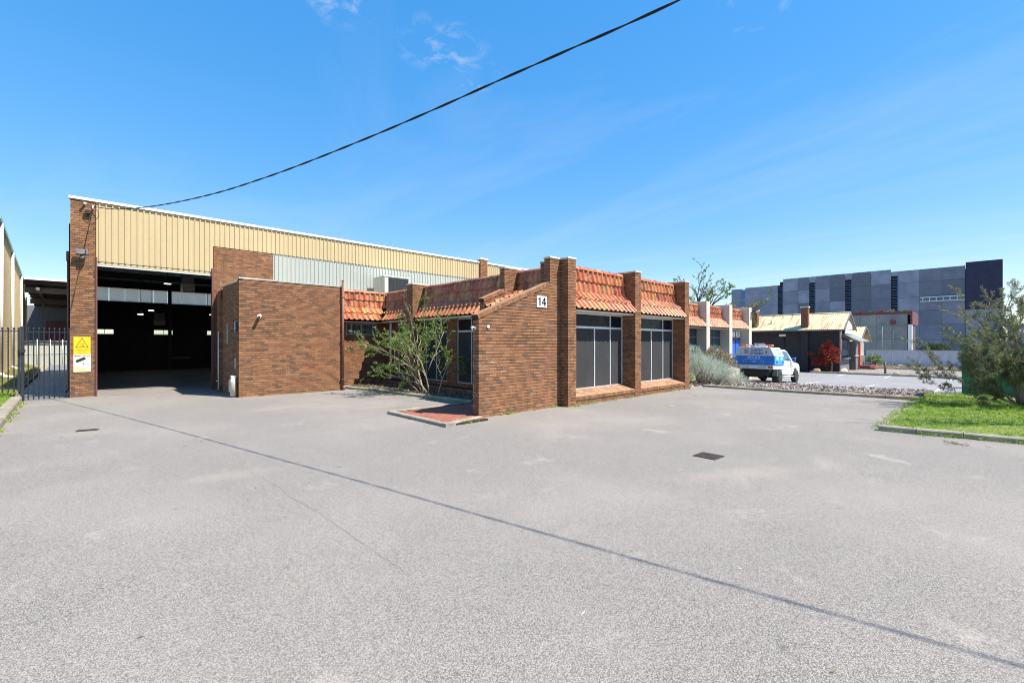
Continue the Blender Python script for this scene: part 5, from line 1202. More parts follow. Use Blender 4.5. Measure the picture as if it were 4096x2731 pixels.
for s_ in (-1, 1): UB().box((3.95, min(s_ * .6, s_ * .86), .82), (4.06, max(s_ * .6, s_ * .86), .98)).build('headlight', 'alu', ute)
UB().box((3.98, -.85, .45), (4.12, .85, .68)).build('bumper', 'car_white', ute, .03)

# ================================================================ DARK COTTAGE
hs = thing('dark_cottage', 'charcoal painted cottage with rusty cream corrugated gable roof', 'house', (51.2, 12, -.7))
def rusty():
    k = NT('rusty_cream_roof'); g = k.n('ShaderNodeNewGeometry').outputs['Position']
    mp = k.n('ShaderNodeMapping', {'Vector': g, 'Scale': (.35, 2.2, .35)}); c = k.mix(k.rng(k.noise(1.6, 5, .65, mp.outputs[0]), .53, .64, 0, .85), (.60, .51, .32), (.33, .15, .045))
    c = k.mix(k.rng(k.noise(.5, 4, .6, g), .4, .7, 0, .35), c, (.45, .36, .2)); k.col(c).set(.7, 0, .3); return k.m
M['rust_roof'] = rusty()
box('wall', (49.0, 9.0, -.8), (53.4, 19.6, 3.25), 'dark_render', hs)
MB().prism([(49.0, 9.05, 3.25), (53.4, 9.05, 3.25), (51.1, 9.05, 4.55)], (0, 10.4, 0)).build('gable', 'dark_render', hs)
_cor = {}
def corr_roof(parent, x0, z0, x1, z1, ya, yb, name='roof_sheet', mat='rust_roof', n_sheet=.76):
    """corrugated slope, sheets side by side along Y"""
    n = int(round((yb - ya) / n_sheet)); w = (yb - ya) / n; key = (x0, z0, x1, z1, round(w, 4))
    mb = MB(); vs = []; K = 20; d = Vector((x1 - x0, 0, z1 - z0)); nr = Vector((-d.z, 0, d.x)).normalized()
    if nr.z < 0: nr = -nr
    for k in range(K + 1):
        h = math.cos(k / K * 2 * math.pi * 5) * .016; y = w * k / K
        vs += [(x0 + nr.x * h, y, z0 + nr.z * h), (x1 + nr.x * h, y, z1 + nr.z * h)]
    F = [(2 * k, 2 * k + 1, 2 * k + 3, 2 * k + 2) for k in range(K)]
    if (Vector(vs[1]) - Vector(vs[0])).cross(Vector(vs[2]) - Vector(vs[0])).z < 0: F = [tuple(reversed(f)) for f in F]
    mb.add(vs, F, True)
    me = mb.mesh(name); me.materials.append(M[mat])
    for i in range(n):
        o = bpy.data.objects.new(name, me); C.objects.link(o); o.parent = parent; o.location = Vector((0, ya + i * w, R.uniform(0, .006))) - WL[parent]
corr_roof(hs, 48.35, 3.12, 51.1, 4.68, 8.5, 19.9); corr_roof(hs, 53.85, 3.12, 51.1, 4.68, 8.5, 19.9)
MB().tube([(51.1, 8.5, 4.69), (51.1, 19.9, 4.69)], .07, 8).build('ridge_cap', 'rust_roof', hs)
MB().prism([(48.33, 8.47, 3.0), (51.1, 8.47, 4.56), (53.87, 8.47, 3.0), (53.87, 8.47, 3.16), (51.1, 8.47, 4.72), (48.33, 8.47, 3.16)], (0, .05, 0)).build('barge_board', 'mid_grey', hs)
box('gutter', (48.25, 8.5, 3.0), (48.36, 19.9, 3.1), 'mid_grey', hs)
for y, top, nm in ((16.0, 5.15, 1), (11.6, 5.3, 0)):
    B = Bricks(); x0 = 49.0 - .02 if nm else 48.72
    B.run((x0, y + .28), (x0, y - .28), 3.2, top - .12, None, 0); B.run((x0, y - .28), (x0 + .5, y - .28), 3.2, top - .12, 1, None)
    ch_ = MB().box((x0 + .01, y - .27, -.7), (x0 + .5, y + .27, 3.2)).build('chimney_breast', 'dark_render', hs)
    ck = MB().box((x0 + .01, y - .27, 3.2), (x0 + .5, y + .27, top - .12)).build('chimney', 'mortar', hs)
    vs = [Bricks.corners(p0, d, n, a, b, za, zb, zb, dep, 0) for (p0, d, n, a, b, za, zb, dep) in B.b]
    v = np.array(vs, dtype=np.float32) - np.array(WL[ck], dtype=np.float32)
    M.setdefault('chim_brick', brick_mat('red_chimney_brick', [(0, (.22, .07, .05)), (.5, (.30, .11, .08)), (1, (.2, .09, .07))], (.4, .25, .2), .05))
    o = link('brickwork', Bricks.fill('brickwork', v, [R.random() for _ in vs], [q[-1] for q in B.b]), 'chim_brick', ck); o['kind'] = 'stuff'
    box('chimney_cap', (x0 - .05, y - .33, top - .116), (x0 + .55, y + .33, top), 'concrete_pale' if not nm else 'chim_brick', hs)
    if nm: MB().lathe((x0 + .25, y, top), [(.17, 0), (.16, .2), (.19, .25), (.12, .42), (.2, .46), (.2, .55), (.1, .68), (.03, .72)], 12).build('chimney_pot', 'tile', hs)
MB().tube([(49.6, 14.6, 3.4), (49.6, 14.6, 4.2)], .09, 10).build('roof_vent', 'rust_roof', hs)
box('window_grille', (48.97, 15.0, 1.0), (48.995, 16.0, 1.9), 'alu', hs); box('wall_light', (48.9, 13.2, 2.55), (49.0, 13.75, 2.75), 'sign_white', hs); MB().tube([(48.95, 13.3, -.7), (48.95, 13.3, 2.6)], .04, 8).build('downpipe', 'black', hs)
# gable front: piers, window, awning, sign, porch
box('corner_pier', (48.96, 8.9, -.75), (49.7, 9.0, 3.0), 'mid_grey', hs); box('front_wall', (49.7, 8.92, -.75), (52.9, 9.0, .55), 'mid_grey', hs); box('front_window', (49.75, 8.94, .75), (52.5, 8.995, 2.2), 'glass_dark', hs); box('window_sill', (50.2, 8.7, .45), (52.3, 8.9, .58), 'concrete_pale', hs); box('window_post', (52.5, 8.9, .56), (52.8, 9.0, 2.2), 'mid_grey', hs)
pr = box('price_board', (49.05, 8.88, 1.0), (49.62, 8.897, 2.3), 'mid_grey', hs)
for i, z in enumerate((2.0, 1.35, 1.05)): box('print', (49.15, 8.873, z), (49.5, 8.879, z + (.22 if i == 0 else .1)), 'red_orange', pr)
MB().prism([(49.6, 8.95, 2.75), (54.2, 8.95, 2.75), (54.2, 7.6, 2.05), (49.6, 7.6, 2.05)], (0, 0, .06)).build('awning', 'foil', hs)
MB().prism([(49.6, 8.95, 2.72), (49.6, 7.6, 2.02), (49.6, 7.6, 1.85), (49.6, 8.95, 2.5)], (.05, 0, 0)).build('awning_side', 'mid_grey', hs)
sgn = MB().prism([(49.3, 8.6, 2.75), (52.4, 8.6, 2.75), (52.4, 8.6, 3.5), (51.0, 8.6, 3.95), (49.9, 8.6, 3.4)], (0, .05, 0)).build('gable_sign', 'fence_blue', hs); box('sign_band', (49.9, 8.59, 3.3), (52.2, 8.598, 3.5), 'sign_white', sgn); box('sign_stripe', (49.9, 8.59, 3.12), (52.2, 8.598, 3.16), 'logo_red', sgn)
# annex
box('annex_wall', (53.5, 9.4, -.8), (61.5, 13, 2.6), 'dark_render', hs); box('door', (53.6, 9.33, -.7), (55.8, 9.39, 2.0), 'glass_dark', hs); box('porch_pier', (55.9, 8.9, -.75), (57.2, 9.4, 2.1), 'mid_grey', hs); box('orange_post', (57.25, 8.75, -.55), (57.6, 8.9, 1.95), 'red_orange', hs); box('pier_sill', (55.2, 8.8, .62), (57.1, 8.9, .68), 'concrete_pale', hs)
lv = box('louvre_screen', (57.9, 9.0, .6), (60.6, 9.05, 2.1), 'dark_render', hs)
for i in range(13): box('louvre', (57.9, 8.95, .65 + i * .11), (60.6, 8.995, .71 + i * .11), 'sign_white', lv)
box('porch_wall', (57.8, 8.95, -.75), (61.4, 9.3, .6), 'mid_grey', hs)
corr_roof(hs, 56.0, 2.0, 59.0, 3.6, 8.5, 13); corr_roof(hs, 62.0, 2.0, 59.0, 3.6, 8.5, 13)
MB().prism([(59.0, 9.2, 3.5), (56.3, 9.2, 2.1), (61.7, 9.2, 2.1)], (0, .1, 0)).build('annex_gable', 'dark_render', hs)
MB().prism([(55.98, 8.47, 1.9), (59.0, 8.47, 3.5), (62.02, 8.47, 1.9), (62.02, 8.47, 2.06), (59, 8.47, 3.66), (55.98, 8.47, 2.06)], (0, .05, 0)).build('barge_board', 'mid_grey', hs)
st = thing('red_steps', 'dark red entrance steps with grey pipe handrail before the cottage', 'steps', (58.5, 8.2, -.7))
for i, z in enumerate((.17, .34)): box('step', (56.6 + i * .3, 7.5 + i * .4, -.7), (59.8, 8.7, -.7 + z), 'burgundy', st); box('nosing', (56.6 + i * .3, 7.48 + i * .4, -.7 + z + .002), (59.8, 7.56 + i * .4, -.67 + z), 'red_orange', st)
hr = MB()
for x in (57.6, 60.0, 60.6): MB().tube([(x, 7.95, -.4), (x, 7.95, .62)], .03, 6).build('rail_post', 'mid_grey', st)
for z in (.2, .62): MB().tube([(57.6, 7.95, z), (60.7, 7.95, z)], .03, 6).build('handrail', 'mid_grey', st)
# ---------------------------------------------------------------- colorbond fence
cf = thing('blue_grey_fence', 'blue grey ribbed metal fence running behind the gravel strip', 'fence', (67, 4, -.7))
for i in range(9):
    ya = 9.7 - i * 2.36
    if i > 0: box('post', (66.95, ya - .03, -.72), (67.05, ya + .03, 1.13), 'fence_blue', cf)
    sheets(cf, 'fence_sheet', 'fence_blue', (67.0, ya - .04), (0, -1), (-1, 0), 2.28, -.70, 1.08, pitch=.19, h=.03, nr=4)
    box('top_rail', (66.95, ya - 2.33, 1.085), (67.05, ya - .03, 1.14), 'white_sheet', cf)
# ---------------------------------------------------------------- low concrete building
def panel_mat(name, c, var):
    k = NT(name); oi = k.n('ShaderNodeObjectInfo').outputs['Random']; g = k.n('ShaderNodeNewGeometry').outputs['Position']
    cc = k.mix(k.rng(oi, 0, 1, 0, 1), tuple(q * (1 - var) for q in c), tuple(min(.8, q * (1 + var)) for q in c))
    cc = k.mix(k.rng(k.noise(.55, 5, .65, g), .4, .7, 0, .6), cc, tuple(q * .6 for q in c)); cc = k.mix(k.rng(k.noise(1.3, 6, .7, g), .58, .72, 0, .45), cc, tuple(min(.8, q * 1.5) for q in c))
    k.col(cc).set(.85, 0, .3).bump(k.noise(4, 4, .6, g), .2, .02); return k.m
M['tilt'] = panel_mat('tilt_up_concrete', (.19, .225, .305), .42); M['tilt2'] = panel_mat('form_concrete', (.27, .285, .285), .12); M['tilt_pale'] = panel_mat('smooth_pale_panel', (.22, .27, .37), .06)
M['navy'] = plain('navy_wall_paint', (.015, .022, .058), .7, .1, .6, fine=.05); M['steel_blue'] = plain('blue_steel', (.08, .16, .36), .5, .1, 2); M['pale_steel'] = plain('pale_galvanised', (.55, .66, .75), .5, .1, 2)
lo = thing('low_concrete_building', 'low concrete building with burgundy fascia and plants growing along its roof', 'building', (74, 9, -.7))
rows = [-.7, .9, 2.4, 3.95, 5.45]; cols = [15.5, 13.2, 11.0, 9.4, 7.9, 6.45]
box('core', (72.06, 6.4, -.7), (77, 16, 5.4), 'mortar', lo)
for z0_, z1_ in zip(rows, rows[1:]):
    for ya, yb in zip(cols, cols[1:]): box('wall_panel', (72.0, yb + .012, z0_ + .012), (72.055, ya - .012, z1_ - .012), 'tilt2', lo)
ties = MB()
for ya, yb in zip(cols, cols[1:]):
    for z0_, z1_ in zip(rows, rows[1:]):
        for fy in (.2, .8):
            for fz in (.2, .8): ties.lathe((71.999, yb + (ya - yb) * fy, z0_ + (z1_ - z0_) * fz), [(.035, 0), (.035, -.004)], 6, 'X')
tag(ties.build('tie_holes', 'mortar', lo), kind='stuff')
box('fascia', (71.9, 6.2, 5.45), (72.2, 16, 5.72), 'burgundy', lo); box('end_fascia', (72.0, 6.0, 4.15), (78.5, 6.2, 5.72), 'burgundy', lo)
box('end_column', (71.95, 6.05, -.7), (72.6, 6.4, 4.14), 'sign_white', lo)
for i in range(16): box('timber_slat', (73.0, 6.1, -.5 + i * .28), (76.5, 6.16, -.34 + i * .28), 'timber', lo)
box('roof_bed', (72.2, 6.4, 5.4), (77, 16, 5.6), 'soil', lo)
sp = thing('square_sign', 'small burgundy square sign on a pole against the concrete wall', 'sign', (71.6, 7.75, -.7)); box('board', (71.55, 7.48, 4.15), (71.6, 8.02, 4.72), 'burgundy', sp); MB().tube([(71.65, 7.75, -.7), (71.65, 7.75, 4.2)], .04, 8).build('pole', 'foil', sp)
lp = thing('car_park_light', 'slim floodlight pole standing behind the blue grey fence', 'lamp post', (70.5, 8.65, -.7)); MB().tube([(70.5, 8.65, -.7), (70.5, 8.65, 4.1)], .045, 8).build('pole', 'foil', lp); MB().obox((70.3, 8.3, 4.1), (.1, .5, .15), (.2, 0, 0), (0, -.05, .12)).build('head', 'mid_grey', lp)
# ---------------------------------------------------------------- big concrete building
bg_ = thing('concrete_commercial_building', 'tall unfinished concrete panel building with navy corner block behind the cottage', 'building', (105, 15, -.7))
BX = 100.
cols = [34.4, 31.4, 28.35, None, 27.41, 24.9, 23.01, None, 22.04, 19.76, 17.44, None, 16.47, 13.77, 11.08, None, 10.15, 7.45, 4.78, 2.13]
rows = [-.7, 2.4, 4.9, 7.28, 9.5, 11.95]
box('core', (BX + .12, 2.2, -.7), (BX + 16, 28.0, 13.9), 'mortar', bg_)
box('core', (BX + .12, 28.0, -.7), (BX + 16, 34.4, 13.2), 'mortar', bg_)
prev = None
for c_ in cols:
    if c_ is not None and prev is not None:
        ya, yb = prev, c_; top = 13.3 if ya > 28.2 else (14.4 if yb > 10.3 else 14.0); m_ = 'tilt_pale' if ya > 28.2 else 'tilt'
        zz = rows + [top]
        for z0_, z1_ in zip(zz, zz[1:]): box('wall_panel', (BX, yb + .015, z0_ + .015), (BX + .11, ya - .015, z1_ - .015), m_, bg_)
    prev = c_
for ya, yb in ((28.35, 27.41), (23.01, 22.04), (17.44, 16.47), (11.08, 10.15)):
    box('slot_shade', (BX + .111, yb, -.7), (BX + .119, ya, 13.25), 'recess_shade', bg_); box('slot_head', (BX, yb + .02, 13.26), (BX + .11, ya - .02, (14.37 if yb > 10.3 else 13.97) if ya < 28 else 13.27), 'tilt', bg_)  # thin black sheet behind the louvres, painted as the slot's deep shade
    for i in range(20): box('louvre', (BX + .02, yb + .06, 4.0 + i * .46), (BX + .1, ya - .06, 4.07 + i * .46), 'steel_blue', bg_)
    box('slot_mullion', (BX + .03, yb + .03, 4), (BX + .1, yb + .1, 13.2), 'steel_blue', bg_)
box('left_corner', (BX + .02, 34.4, -.7), (BX + 10, 35.2, 12.9), 'steel_blue', bg_); box('left_return', (BX + .5, 35.2, -.7), (BX + 10, 37.3, 13.2), 'tilt_pale', bg_)
box('corner_block', (BX - .15, -1.83, 7.1), (BX + 14, 2.1, 14.45), 'navy', bg_); box('corner_base', (BX - .1, -1.83, -.7), (BX + 14, 2.1, 7.09), 'tilt_pale', bg_)
ld = thing('wall_frame', 'pale steel ladder frame fixed along the concrete panel wall', 'frame', (BX - .3, 5, 8.6))
for z in (8.62, 9.28): box('chord', (BX - .32, 2.2, z), (BX - .2, 7.4, z + .12), 'pale_steel', ld)
for i in range(6): box('rung', (BX - .3, 3.0 + i * .8, 8.745), (BX - .22, 3.08 + i * .8, 9.275), 'pale_steel', ld)
# bollards and boulders
for (x, y, h, lab) in ((48.73, 5.77, 1.05, 'leaning timber post beside the boulder on the grass edge'), (48.0, 9.35, 1.0, 'timber post in front of the red leaved shrub')):
    one(MB().tube([(x, y, terr(x) - .05), (x + R.uniform(-.03, .03), y, terr(x) + h - .03), (x, y, terr(x) + h)], [.08, .078, .065], 10), 'timber_bollard', 'timber', lab, 'bollard', 'timber bollards along the car park')
def boulder(x, y, r, lab, mat='stone', z=None):
    bm = bmesh.new(); bmesh.ops.create_icosphere(bm, subdivisions=3, radius=1)
    ph = R.uniform(0, 9)
    for v in bm.verts:
        k = 1 + .18 * math.sin(v.co.x * 3 + ph) * math.cos(v.co.y * 2.6 + ph) + .1 * math.sin(v.co.z * 5 + ph * 2); v.co = Vector((v.co.x * r * 1.25 * k, v.co.y * r * k, v.co.z * r * .75 * k))
    me = bpy.data.meshes.new('boulder'); bm.to_mesh(me); bm.free(); me.polygons.foreach_set('use_smooth', [True] * len(me.polygons))
    o = link('boulder', me, mat); o.location = (x, y, (terr(x) if z is None else z) + r * .4); tag(o, lab, 'boulder', 'boulders along the car park'); return o
boulder(48.5, 5.05, .2, 'rounded brown boulder beside the leaning timber post'); boulder(46.6, 10.2, .3, 'pale tan boulder on the kerb near the cottage wall'); boulder(64.5, 6.4, .25, 'flat tan boulder at the foot of the blue grey fence'); boulder(48.6, 8.6, .3, 'pale flat stone at the foot of the red leaved shrub', 'concrete_pale')
# green cabinet
gc = thing('green_cabinet', 'large green steel cabinet with pale rim half hidden by the grey green shrub', 'cabinet', (24.5, -1.4, 0))
box('body', (23.3, -3.6, .02), (25.8, .59, 1.86), 'cab_green', gc, .015); box('rim', (23.25, -3.65, 1.865), (25.85, .64, 1.95), 'white_sheet', gc, .01)
for y in (-.4, -1.6, -2.8): box('door_seam', (23.292, y, .1), (23.298, y + .012, 1.82), 'dark_steel', gc)
fs = box('far_shed_wall', (120, -8, -.7), (130, -3.2, 5.2), 'tilt', None); tag(fs, 'small grey shed beyond the concrete building with its flat roof', 'shed')
recentre(fs)

# ================================================================ VEGETATION
class Grow:
    """branching skeleton: tubes for wood, positions along twigs for leaves"""
    def __init__(s, seed): s.r = random.Random(seed); s.mb = MB(); s.lp = []; s.ld = []; s.tips = []
    def branch(s, p, d, L, r, lvl, maxl, kids, spread, up=.1, bend=.25, leaf_from=1, leaf_n=20, ratio=.65, nseg=6, rr=.6, kid_from=.3):
        rnd = s.r; p = Vector(p); d = Vector(d).normalized(); pts = [p.copy()]; rad = [r]; side = Vector((rnd.gauss(0, 1), rnd.gauss(0, 1), rnd.gauss(0, .6))) * bend / nseg
        for i in range(nseg):
            d = (d + side + Vector((rnd.gauss(0, bend * .35), rnd.gauss(0, bend * .35), rnd.gauss(0, bend * .25) + up / nseg))).normalized()
            p = p + d * (L / nseg); pts.append(p.copy()); rad.append(max(.0025, r * (1 - (1 - rr) * (i + 1) / nseg)))
        if lvl == maxl: rad[-1] = max(.002, rad[-1] * .5)
        s.mb.tube(pts, rad, 5 if lvl > 1 else 8, cap=lvl <= 1)
        if lvl >= leaf_from:
            n = leaf_n if lvl == maxl else int(leaf_n * .5)
            for _ in range(n):
                t = rnd.uniform(.15 if lvl == maxl else .4, 1) * nseg; i = min(int(t), nseg - 1); q = pts[i].lerp(pts[i + 1], t - i); dd = (pts[i + 1] - pts[i]).normalized()
                o = Vector((rnd.gauss(0, 1), rnd.gauss(0, 1), rnd.gauss(0, 1))); o = (o - dd * o.dot(dd)).normalized(); s.lp.append(q + o * .004); s.ld.append(dd * .55 + o)
        s.tips.append((pts[-1], d))
        if lvl < maxl:
            k = kids[lvl] if isinstance(kids, (list, tuple)) else kids
            for j in range(k):
                t = (kid_from + (1 - kid_from) * (j + rnd.uniform(.2, .9)) / k) * nseg; i = min(int(t), nseg - 1); q = pts[i].lerp(pts[i + 1], t - i); dd = (pts[i + 1] - pts[i]).normalized()
                o = Vector((rnd.gauss(0, 1), rnd.gauss(0, 1), rnd.gauss(0, .8))); o = (o - dd * o.dot(dd)).normalized()
                s.branch(q, dd + o * spread * rnd.uniform(.7, 1.3), L * ratio * rnd.uniform(.7, 1.15), rad[i] * .6, lvl + 1, maxl, kids, spread, up, bend, leaf_from, leaf_n, ratio, max(4, nseg - 1), rr, kid_from)
def finish(g, root, stem, leafm, ll, lw, woodname='branches', leafname='foliage', curl=.25, jitter=.5):
    o = g.mb.build(woodname, stem, root)
    if g.lp: leaves(leafname, [tuple(v) for v in g.lp], [tuple(v) for v in g.ld], ll, lw, leafm, root, curl, None, jitter)
# bare-stemmed bush at the office
t = thing('sparse_bush', 'sparse pale-stemmed bush with glossy leaves in the bed by the office windows', 'bush', (9.45, 14.0, .04))
g = Grow(5)
cam_r = Vector((RT[0], RT[1], 0)); tow = Vector((FW[0], FW[1], 0))
def dirv(rgt, up, fwd=0.): return cam_r * rgt + Vector((0, 0, up)) + tow * fwd
b0 = Vector((9.4, 14.1, .03))
spec = dict(up=.06, bend=.22, leaf_from=1, leaf_n=24, ratio=.6, nseg=6, rr=.5, kid_from=.25)
g.branch(b0, dirv(-.08, 1, 0), 1.6, 0.0279, 0, 3, [4, 3, 2], .75, **spec)
g.branch(b0 + dirv(-.05, 0), dirv(-.7, .85, .1), 1.6, 0.0223, 0, 3, [5, 3, 2], .7, **spec)
g.branch(b0 + dirv(-.25, .0, .25), dirv(-.30, 1, .1), 2.1, 0.0279, 0, 3, [6, 3, 3], .7, **spec)
g.branch(b0 + dirv(-.35, .0, .35), dirv(-.62, .95, -.15), 2.0, 0.0248, 0, 3, [6, 3, 3], .75, **spec)
g.branch(b0 + dirv(-.45, .05, .3), dirv(-.8, .9, .05), 1.5, 0.0211, 0, 3, [5, 3, 2], .7, **spec)
g.branch(b0 + dirv(.30, .0, -.05), dirv(.10, 1, .1), 1.5, 0.0223, 0, 3, [4, 3, 2], .8, **spec)
g.branch(b0 + dirv(-.06, .9, .0), dirv(.22, 1, .1), 1.5, 0.0186, 0, 3, [5, 3, 2], .7, **spec)
g.branch(b0 + dirv(.34, .7, .0), dirv(.55, .6, -.1), .7, 0.0124, 0, 2, [4, 2], .7, **spec)
g.branch(b0 + dirv(-.3, .0, .3), dirv(-.22, 1, .0), 2.7, 0.0186, 0, 2, [3, 2], .35, **spec)
g.branch(b0 + dirv(-.5, .8, .3), dirv(-.7, .55, -.1), 1.7, 0.0186, 0, 3, [5, 3, 2], .7, **spec)
finish(g, t, 'stem', 'leaf_camellia', .066, .036)
leaves('flower', [tuple(b0 + dirv(-.42, 1.7, -.1) + Vector((0, 0, i * .006))) for i in range(5)], [(R.gauss(0, 1), R.gauss(0, 1), .5) for i in range(5)], .06, .05, 'petal', t)
# blob foliage helper: sprigs on the surface of lumpy mounds
def mound(name, label, cat, base, blobs, n, ll, lw, leafm, stem, seed, group=None, leafname='foliage', curl=.3, jit=.45, inner=.35, spr=7, tw=.16):
    t = thing(name, label, cat, base, group); rg = np.random.default_rng(seed); P = []; D = []; mb = MB(); rr = random.Random(seed)
    tot = sum(b[3] * b[4] for b in blobs)
    for (x, y, z, rx_, rz_) in blobs:
        m = int(n * rx_ * rz_ / tot / spr)
        v = rg.normal(0, 1, (m, 3)); v /= np.linalg.norm(v, axis=1)[:, None]; v[:, 2] = np.abs(v[:, 2]) * 1.0 - .25
        rad = 1 - inner * rg.random(m) ** 1.6; rad *= 1 + .12 * np.sin(v[:, 0] * 7 + seed) * np.cos(v[:, 1] * 6)
        for k in range(m):
            c = Vector((x + v[k, 0] * rx_ * rad[k], y + v[k, 1] * rx_ * rad[k], z + v[k, 2] * rz_ * rad[k])); d = (Vector(v[k]) + Vector((0, 0, .5)) + Vector(rg.normal(0, .35, 3))).normalized()
            if c.z < base[2] + .02: continue
            for j in range(spr):
                q = c + d * (tw * (j / spr)); P.append(tuple(q)); D.append(tuple(d * .9 + Vector(rg.normal(0, .6, 3))))
        for k in range(int(10 + 14 * rx_)):
            a = rr.uniform(0, 6.28); e = rr.uniform(.5, .95); top = Vector((x + math.cos(a) * rx_ * e, y + math.sin(a) * rx_ * e, z + rz_ * rr.uniform(0, .75)))
            b_ = Vector((x * .4 + base[0] * .6 + rr.uniform(-.15, .15), y * .4 + base[1] * .6 + rr.uniform(-.15, .15), base[2])); mid = b_.lerp(top, .5) + Vector((rr.gauss(0, .06), rr.gauss(0, .06), .08)); mb.tube([b_, mid, top], [.016, .011, .004], 5, cap=False)
    mb.build('branches', stem, t); leaves(leafname, P, D, ll, lw, leafm, t, curl, None, jit); return t
mound('silver_saltbush', 'broad silvery grey saltbush on the mulch beside the brick office', 'bush', (21.9, 9.2, -.08),
      [(21.2, 9.5, .65, .95, 1.0), (21.95, 9.15, .5, .95, .9), (22.8, 8.75, .2, .85, .7), (21.0, 9.6, 1.3, .5, .55), (22.2, 9.6, .6, .7, .7), (23.3, 8.35, -.02, .55, .42)], 32000, .042, .015, 'leaf_salt', 'stem_grey', 3, tw=.17)
mound('dry_flower_bush', 'rambling bush with dry brown flower heads behind the silver saltbush', 'bush', (24.2, 9.9, -.2),
      [(23.6, 10.1, .75, .7, .75), (24.4, 9.9, .9, .8, .8), (25.1, 9.7, .8, .65, .7), (24.7, 10.0, 1.4, .4, .4)], 7000, .07, .04, 'leaf_dry', 'stem_dark', 4, tw=.12, spr=5)
# small green weed clump at foot of the saltbush
mound('green_bush', 'low green bush tucked against the last brick pillar and the saltbush', 'bush', (19.6, 9.7, -.05), [(19.7, 9.75, .4, .5, .75), (20.2, 9.6, .2, .4, .5)], 4500, .05, .022, 'leaf_tree', 'stem_grey', 6)
mound('red_shrub', 'red leaved shrub growing against the charcoal cottage wall', 'shrub', (48.2, 9.9, -.65),
      [(48.1, 10.2, .1, .6, .8), (48.2, 9.5, .4, .62, 1.1), (48.1, 9.85, 1.15, .42, .9), (48.25, 9.1, 1.05, .3, .55), (48.0, 10.9, .85, .2, .3), (48.1, 9.6, 1.75, .22, .5)], 7500, .10, .06, 'leaf_red', 'stem_dark', 8, tw=.14, spr=5)
mound('round_hedge', 'clipped round green hedge showing above the blue grey fence', 'hedge', (69.5, 3.9, -.7), [(69.5, 4.3, .9, 1.0, 1.25), (69.5, 3.4, .9, 1.0, 1.2)], 9000, .09, .06, 'leaf_hedge', 'stem_dark', 9, tw=.08, inner=.18, jit=.8)
for i, (y, c, s_) in enumerate(((12.6, 'leaf_salt', .35), (11.0, 'leaf_red', .3), (9.9, 'leaf_tree', .4), (9.0, 'leaf_red', .45), (8.0, 'leaf_dry', .5), (6.7, 'leaf_tree', .35))):
    mound('roof_plant', ('silvery', 'small dark red', 'bright green', 'broad orange red', 'pale dry', 'small yellow green')[i] + ' clump of foliage on the low concrete building roof edge', 'plant', (72.3, y, 5.6), [(72.3, y, 5.7, s_ * .7, s_ * .5)], 320, .12, .06, c, 'stem_dark', 20 + i, 'plants on the concrete roof', tw=.1, spr=4)
pt = mound('spiky_pot_plant', 'spiky green plant beside the cottage handrail', 'plant', (60.6, 8.1, -.5), [(60.6, 8.1, .0, .5, .7)], 420, .5, .05, 'leaf_tree', 'stem_dark', 31, tw=.1, spr=3)
# bottlebrush at the right
t = thing('bottlebrush_shrub', 'leaning grey green bottlebrush shrub on the lawn before the green cabinet', 'shrub', (20.3, -.75, .08))
g = Grow(17); b0 = Vector((20.25, -.75, .06)); sp2 = dict(up=.25, bend=.22, leaf_from=1, leaf_n=60, ratio=.55, nseg=6, rr=.4, kid_from=.22)
for (rg_, up_, fw_, L, r_, n_) in ((-.95, .95, .1, 2.3, .05, [5, 3, 2]), (-.75, 1.25, -.2, 2.5, .05, [5, 3, 2]), (-.45, 1.4, .2, 2.6, .055, [5, 3, 2]), (-.15, 1.3, .1, 2.6, .05, [5, 3, 2]), (.25, 1.2, 0, 2.4, .05, [5, 3, 2]), (-1.2, .5, 0, 1.7, .04, [5, 3, 2]), (-.6, .8, -.5, 2.0, .04, [5, 3, 2]), (.5, .8, -.2, 2.0, .04, [4, 3, 2]), (-.3, .9, -.7, 1.8, .04, [5, 3, 2]), (-.85, .75, .5, 2.0, .04, [5, 3, 2]), (0., .7, -.6, 1.6, .035, [5, 3, 2]), (-.95, .28, -.2, 1.3, .03, [4, 3, 2])):
    g.branch(b0 + dirv(rg_ * .12, 0, fw_ * .1), dirv(rg_, up_, fw_), L * .88, r_ * .72, 0, 3, [7, 3, 2], .5, **sp2)
for (x_, y_, z_, r_) in ((19.95, -.35, .9, .75), (20.2, -1.0, 1.1, .8), (20.5, -1.7, 1.0, .8), (19.6, .05, 1.3, .55), (20.6, -1.5, 1.5, .7)):
    for _ in range(120):
        v = Vector((g.r.gauss(0, 1), g.r.gauss(0, 1), g.r.gauss(0, .8))); v = v.normalized() * r_ * g.r.uniform(.3, 1) ** .6; q = Vector((x_, y_, z_)) + v
        if q.z > .15: g.branch(q - v * .35, v + Vector((0, 0, r_ * .7)), .34, .006, 1, 1, 0, .5, **dict(sp2, leaf_n=34))
finish(g, t, 'stem_grey', 'leaf_bottle', .08, .017, jitter=.35)
t = thing('tall_sprout', 'thin upright sparse sapling rising beyond the leaning bottlebrush', 'sapling', (26.8, -1.6, -.2))
g = Grow(23)
for k in range(4): g.branch((26.8, -1.5 - .35 * k, -.2), (0.02 * k, .02, 1), 4.2 + .5 * (k % 2), .022, 0, 1, [9], .5, up=.25, bend=.06, leaf_from=0, leaf_n=46, ratio=.16, nseg=8, rr=.35)
finish(g, t, 'stem_dark', 'leaf_bottle', .07, .014)
t = thing('street_tree', 'slender bare-trunked young tree standing at the lawn edge', 'tree', (17.5, -3.9, .08))
g = Grow(29); g.branch((17.5, -3.9, .06), (-.05, .04, 1), 5.6, .12, 0, 3, [9, 4, 2], .42, up=.3, bend=.10, leaf_from=2, leaf_n=14, ratio=.42, nseg=7, rr=.45, kid_from=.55)
